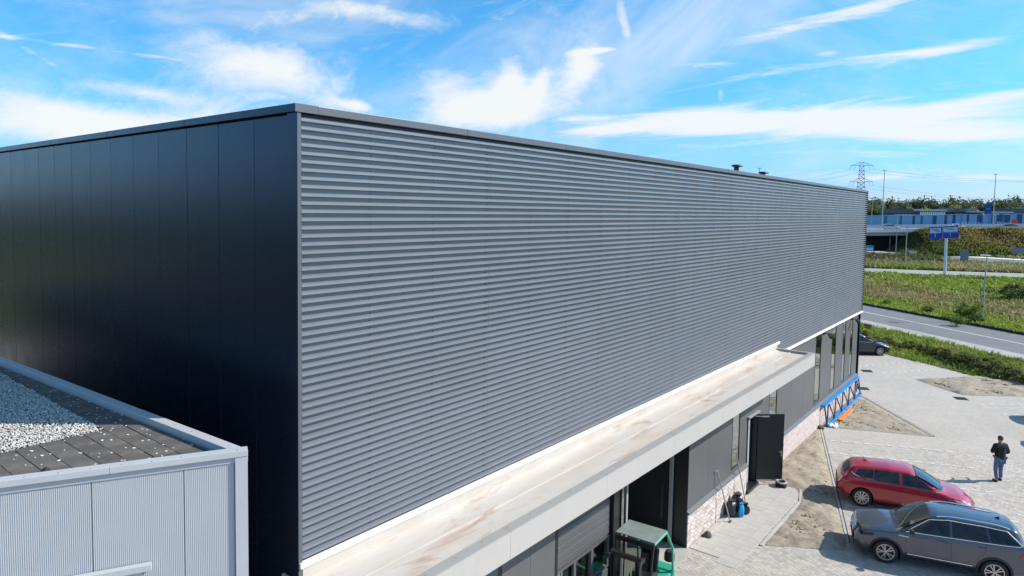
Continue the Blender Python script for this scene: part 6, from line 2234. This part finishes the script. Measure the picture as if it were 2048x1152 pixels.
for s_ in (-1, 1):
    q.lathe([(0.0, -.012), (0.022, -.008), (0.024, .006), (0.0, .012)], 8, (0.012 + s_ * 0.088, 0.055, 1.645), axis='x')
q.obox((0.015, 0.165, 1.63), (0.012, 0, 0), (0, 0.018, 0), (0, 0, 0.022)); q.build('ears_and_nose', SKINM, man, smooth=True)
q = MB()
for hx, hy, hz, s_ in ((.39, .31, 1.06, 1), (-.10, .30, 1.13, -1)):
    for k in range(4):
        q.path([(hx - 0.03 + k * 0.02, hy + 0.02, hz), (hx - 0.03 + k * 0.021, hy + 0.07, hz + .005), (hx - 0.03 + k * 0.021, hy + (0.105, 0.115, 0.11, 0.095)[k], hz - 0.012)], 0.0095, 6)
    q.path([(hx - s_ * 0.03, hy, hz + 0.01), (hx - s_ * 0.055, hy + 0.045, hz + 0.03), (hx - s_ * 0.045, hy + 0.075, hz + 0.035)], 0.0105, 6)
q.build('fingers', SKINM, man, smooth=True)
q = MB(); q.obox((.395, .36, 1.075), (0.036, 0.0, 0), (0, 0.075, 0.01), (0, 0, 0.006)); tag(q.build('phone', BLACKRUB, None, bevel=0.004), 'dark phone held out in the walking man\'s right hand', 'phone')
ph_ = bpy.data.objects['phone']; ph_.matrix_world = Matrix.Translation(pz) @ Matrix.Rotation(math.atan2(fw.y, fw.x) - math.pi / 2, 4, 'Z')
q = MB(); q.obox((.10, -.125, .80), (0.045, 0, 0), (0, 0.012, 0), (0, 0, 0.055)); q.build('glove', SHOE, man, bevel=0.01)

# ------------------------------------------------------------------ forklift
FG = mat('mint_green_paint', (0.03, 0.36, 0.24), 0.4, var=0.08, vscale=5, coat=0.3); MASTM = mat('dark_mast', (0.025, 0.024, 0.026), 0.45, 0.4)
PERSPEX = glass('scuffed_plastic_sheet', (0.55, 0.60, 0.56), 0.55)
GUARD = mat('dusty_roof_sheet', (0.22, 0.26, 0.24), 0.3, var=0.2, vscale=4)
fk = empty('forklift', (9.22, -0.66, 0), 0.0, label='mint green forklift truck with overhead guard parked under the canopy', cat='forklift')
fk.rotation_euler = (0, 0, R(5))
# local -X is forward (towards the mast)
q = MB(); q.prism([(-0.30, -0.46), (1.05, -0.46), (1.25, -0.38), (1.25, 0.38), (1.05, 0.46), (-0.30, 0.46)], 0.22, 0.62); q.prism([(0.28, -0.44), (1.02, -0.44), (1.22, -0.36), (1.22, 0.36), (1.02, 0.44), (0.28, 0.44)], 0.62, 1.02); q.build('chassis', FG, fk, bevel=0.03)
q = MB(); q.prism([(0.95, -0.48), (1.12, -0.48), (1.30, -0.34), (1.30, 0.34), (1.12, 0.48), (0.95, 0.48)], 0.20, 1.06); q.build('counterweight', FG, fk, bevel=0.04)
q = MB()
for yy in (-0.47, 0.47):
    q.path([(1.02, yy, 0.9), (0.92, yy, 1.7), (0.46, yy * 1.02, 2.26)], 0.032, 6)
for yy in (-0.47, 0.47):
    q.path([(0.46, yy * 1.02, 2.26), (0.38, yy * 1.02, 2.30), (-0.40, yy * 1.02, 2.32)], 0.035, 6)
q.path([(0.38, -0.48, 2.30), (0.38, 0.48, 2.30)], 0.03, 6)
q.build('guard_frame', FG, fk, smooth=True)
q = MB()
for yy in (-0.47, 0.47):
    q.path([(-0.42, yy * 1.02, 2.32), (-0.50, yy, 1.9), (-0.58, yy, 0.55)], 0.032, 6)
q.obox((-0.44, 0, 2.27), (0.02, 0, 0), (0, 0.5, 0), (0, 0, 0.06)); q.build('front_posts', MASTM, fk, smooth=False)
q = MB(); q.obox((0.0, 0, 2.355), (0.41, 0, -0.008), (0, 0.505, 0), (0, 0, 0.012)); q.build('guard_roof', GUARD, fk, bevel=0.006)
q = MB(); q.add([(-0.46, -0.44, 2.2), (-0.46, 0.44, 2.2), (-0.57, 0.44, 0.9), (-0.57, -0.44, 0.9)], [(0, 1, 2, 3)]); q.build('front_screen', PERSPEX, fk)
for yy in (-0.31, 0.31):
    q = MB(); q.box(-0.98, yy - 0.055, 0.06, -0.84, yy - 0.03, 2.10); q.box(-0.98, yy + 0.03, 0.06, -0.84, yy + 0.055, 2.10); q.box(-0.90, yy - 0.03, 0.10, -0.87, yy + 0.03, 2.06)
    q.tube((-0.80, yy, 0.2), (-0.80, yy, 1.95), 0.035, n=10); q.build('mast_rail', MASTM, fk)
q = MB(); q.obox((-0.92, 0, 2.13), (0.055, 0, 0), (0, 0.40, 0), (0, 0, 0.05)); q.obox((-0.80, 0, 2.04), (0.03, 0, 0), (0, 0.38, 0), (0, 0, 0.035)); q.obox((-0.92, -0.38, 2.10), (0.16, 0, 0), (0, 0.035, 0), (0, 0, 0.055)); q.obox((-0.92, 0.38, 2.10), (0.16, 0, 0), (0, 0.035, 0), (0, 0, 0.055))
q.build('mast_head', MASTM, fk, bevel=0.01)
q = MB()
for yy in (-0.1, 0.06, 0.12):
    q.path([(-0.82, yy, 2.0), (-0.84, yy, 1.3), (-0.86, yy, 0.5)], 0.014, 5)
q.build('chain', STEEL, fk)
q = MB(); q.box(-1.06, -0.42, 0.18, -1.0, 0.42, 0.28); q.box(-1.06, -0.42, 0.50, -1.0, 0.42, 0.60)
for yy in (-0.25, 0.25):
    q.box(-1.10, yy - 0.05, 0.05, -1.06, yy + 0.05, 0.62); q.box(-2.1, yy - 0.05, 0.05, -1.10, yy + 0.05, 0.09)
q.build('fork', MASTM, fk)
q = MB(); q.obox((0.34, 0, 1.10), (0.25, 0, 0), (0, 0.25, 0), (0, 0, 0.07)); q.obox((0.58, 0, 1.42), (0.06, 0, 0.02), (0, 0.24, 0), (0.05, 0, 0.33)); q.build('seat', BLACKRUB, fk, bevel=0.06)
q = MB(); pts = [(-0.18 + 0.05 * math.sin(a), 0.02 + 0.15 * math.cos(a), 1.25 + 0.14 * math.sin(a)) for a in np.linspace(0, 2 * math.pi, 17)[:-1]]
q.path(pts, 0.016, 6, closed=True); q.tube((-0.35, 0.02, 0.62), (-0.18, 0.02, 1.25), 0.03); q.build('steering_wheel', BLACKRUB, fk, smooth=True)
q = MB(); q.box(-0.42, -0.4, 0.62, -0.30, 0.4, 1.12); q.build('dash', FG, fk, bevel=0.03)
q = MB()
for k in range(3):
    q.tube((-0.32, -0.25 + k * 0.07, 1.1), (-0.24, -0.27 + k * 0.07, 1.34), 0.01)
q.build('levers', STEEL, fk)
q = MB(); q.lathe([(0.13, 0.0), (0.13, 0.16), (0.10, 0.24), (0.0, 0.26)], 16, (1.02, -0.36, 1.30)); q.build('gas_bottle', BLACKRUB, fk, smooth=True)
for x_, r_ in ((-0.62, 0.28), (0.86, 0.23)):
    for s_ in (-1, 1):
        wq = MB(); wq.lathe([(r_ * .55, -.08), (r_ * .9, -.085), (r_, -.06), (r_, .06), (r_ * .9, .085), (r_ * .55, .08), (0, .05)], 24, axis='y')
        o_ = wq.build('wheel', TYRE, fk, smooth=True); o_.location = (x_, s_ * 0.42, r_)

# ------------------------------------------------------------------ blue lattice girder against the plinth
BLUE = mat('blue_girder_paint', (0.02, 0.24, 0.62), 0.45, var=0.12, vscale=4); BLUED = mat('dark_web_steel', (0.05, 0.055, 0.085), 0.55, 0.3, var=0.2, vscale=8)
tr = empty('lattice_girder', (28.9, -0.30, 0), 0, label='blue steel lattice girder leaning against the brick plinth by the windows', cat='girder')
TL = 7.5; zt2, yt2 = 0.98, 0.14
q = MB()
for yy in (-0.06, 0.07):
    q.box(0, yy - 0.035, 0.02, TL, yy + 0.035, 0.10)
q.build('bottom_chord', BLUE, tr, bevel=0.006)
q = MB()
for yy in (-0.05, 0.05):
    q.box(-0.2, yt2 + yy - 0.03, zt2, TL - 0.1, yt2 + yy + 0.03, zt2 + 0.09)
q.build('top_chord', BLUE, tr, bevel=0.006)
nb_ = 5
for k in range(nb_):
    x0 = k * TL / nb_; x1 = (k + 0.5) * TL / nb_; x2 = (k + 1) * TL / nb_
    for a, c in ((x0, x1), (x1, x2)):
        q = MB()
        pA, pB = (Vector((a, 0.0, 0.06)), Vector((c, yt2, zt2 + 0.03))) if a == x0 else (Vector((a, yt2, zt2 + 0.03)), Vector((c, 0.0, 0.06)))
        q.tube(pA, pB, 0.032, n=6); q.build('web_bar', BLUED, tr)
for x_ in (0.0, TL - 0.1):
    q = MB(); q.tube((x_, 0.0, 0.06), (x_, yt2, zt2 + 0.03), 0.034, n=6); q.build('web_bar', BLUED, tr)
q = MB(); q.box(30.2, -0.72, 0.03, 32.6, -0.48, 0.10); tag(q.build('orange_sheet', mat('orange_plastic', (0.85, 0.22, 0.04), 0.5, var=0.1), None, bevel=0.02), 'orange plastic strip lying on the sand by the blue girder', 'plastic strip')
q = MB()
for k in range(26):
    a = k * 0.7; q.obox((28.9 + 0.32 * math.cos(a) * random.random() + 0.25, -0.52 + 0.16 * math.sin(a), 0.03 + 0.05 * random.random()), (0.09, 0.02, 0.01), (-0.02, 0.05, 0.02), (0, 0.01, 0.02))
tag(q.build('plastic_wrap', mat('white_film', (0.75, 0.77, 0.78), 0.35), None), 'crumpled white plastic film at the near end of the girder', 'plastic film')
q = MB()
for k in range(14):
    q.obox((28.35 + 0.25 * random.random(), -0.22 + 0.12 * random.random(), 0.03 + 0.06 * random.random()), (0.08, 0.03, 0.02), (-0.02, 0.06, 0.01), (0, 0.01, 0.03))
tag(q.build('rubble', mat('dark_rubble', (0.10, 0.06, 0.05), 0.9), None, bevel=0.01), 'small dark rubble pile at the plinth beside the girder', 'rubble')

# ------------------------------------------------------------------ rubbish bags, poles, coil, cloth
BAG = mat('black_bin_bag', (0.015, 0.016, 0.02), 0.28, spec=0.7, bump=0.8, bscale=9); BBAG = mat('blue_bag', (0.01, 0.33, 0.70), 0.35, var=0.1, vscale=7, bump=0.8, bscale=9)


def bag(x, y, s, h, m_, label, seed, sq=1.0):
    r = np.random.default_rng(seed); mb_ = MB(); nA, nH = 18, 12
    ph_b = r.uniform(0, 6.28, 6); vs = []
    for j in range(nH + 1):
        t_ = j / nH; prof_ = math.sin(math.pi * min(1, 0.16 + t_ * 0.80)) ** 0.55 if t_ < 0.86 else 0.30 + 0.55 * (t_ - 0.86) / 0.14 * 0.6
        for i in range(nA):
            a = 2 * math.pi * i / nA
            rr = s * prof_ * (1 + 0.10 * math.sin(3 * a + ph_b[0]) + 0.07 * math.sin(5 * a + ph_b[1] + 3 * t_) + 0.06 * math.sin(8 * a + ph_b[2] - 5 * t_) + 0.04 * r.random())
            vs.append((rr * math.cos(a), rr * math.sin(a) * sq, h * t_ + 0.02 * math.sin(4 * a + ph_b[3]) * t_))
    mb_.add(vs, [(j * nA + i, j * nA + (i + 1) % nA, (j + 1) * nA + (i + 1) % nA, (j + 1) * nA + i) for j in range(nH) for i in range(nA)])
    mb_.add([vs[i] for i in range(nA)], [tuple(range(nA - 1, -1, -1))]); mb_.add([vs[nH * nA + i] for i in range(nA)], [tuple(range(nA))])
    o_ = mb_.build('rubbish_bag', m_, None, smooth=True, angle=70); o_.location = (x, y, 0.006)
    return tag(o_, label, 'bag', 'rubbish bags against the plinth')


bag(16.55, -0.24, 0.19, 0.54, BAG, 'black bin bag standing nearest the leaning pole', 1)
bag(17.08, -0.26, 0.21, 0.60, BAG, 'tall black bin bag behind the blue one', 2)
bag(17.02, -0.55, 0.14, 0.36, BAG, 'small black bin bag on the path right of the blue one', 3)
bag(16.70, -0.52, 0.13, 0.46, BBAG, 'bright blue plastic bag between the black bin bags', 4, 0.7)


def pole(p0, p1, label):
    w_ = empty('leaning_pole', p0, label=label, cat='pole', group='poles leaning on the wall')
    d_ = Vector(p1) - Vector(p0)
    q_ = MB(); q_.tube((0, 0, 0.015), d_, 0.021, n=8); q_.build('shaft', GALV, w_, smooth=True)
    q_ = MB(); q_.obox((0, 0, 0.015), (0.09, 0, 0), (0, 0.035, 0), (0, 0, 0.014)); q_.build('foot', BLACKRUB, w_)
    q_ = MB(); q_.path([d_, d_ + Vector((-0.06, 0.015, 0.03)), d_ + Vector((-0.12, 0.018, -0.02))], 0.016, 6); q_.build('hook', STEEL, w_)


pole((16.08, -0.38, 0), (15.70, -0.045, 1.75), 'thin metal pole leaning on the wall left of the bin bags')
pole((17.64, -0.36, 0), (17.38, -0.035, 1.92), 'thin metal pole leaning beside the window right of the bin bags')
cl = empty('hose_coil', (20.18, -0.78, 0), label='black and white coiled hose lying at the open door', cat='hose')
for k in range(4):
    q = MB(); pts = [(0.17 * math.cos(a) * (1 + .03 * math.sin(3 * a + k)), 0.17 * math.sin(a), 0.035 + 0.05 * k + 0.012 * math.sin(2 * a + k)) for a in np.linspace(0, 2 * math.pi, 25)[:-1]]
    q.path(pts, 0.036, 7, closed=True); q.build('loop', LIGHT_TRIM if k == 3 else BLACKRUB, cl, smooth=True)
r = np.random.default_rng(9); vs = []; nA = 22
q = MB()
for j in range(7):
    t_ = j / 6
    for i in range(nA):
        a = 2 * math.pi * i / nA; rr = (1 - t_ ** 2.2 * 0.8) * (1 + 0.12 * math.sin(3 * a + 1) + 0.08 * r.random())
        vs.append((0.21 * rr * math.cos(a), 0.13 * rr * math.sin(a), 0.13 * t_ * (1 + 0.2 * math.sin(2 * a))))
q.add(vs, [(j * nA + i, j * nA + (i + 1) % nA, (j + 1) * nA + (i + 1) % nA, (j + 1) * nA + i) for j in range(6) for i in range(nA)]); q.add([vs[6 * nA + i] for i in range(nA)], [tuple(range(nA))])
o = q.build('dark_sack', mat('dark_sack', (0.06, 0.048, 0.045), 0.9, bump=0.6, bscale=12), None, smooth=True); o.location = (14.66, -0.18, 0.006)
tag(o, 'small dark sack lying at the foot of the brick plinth', 'sack')
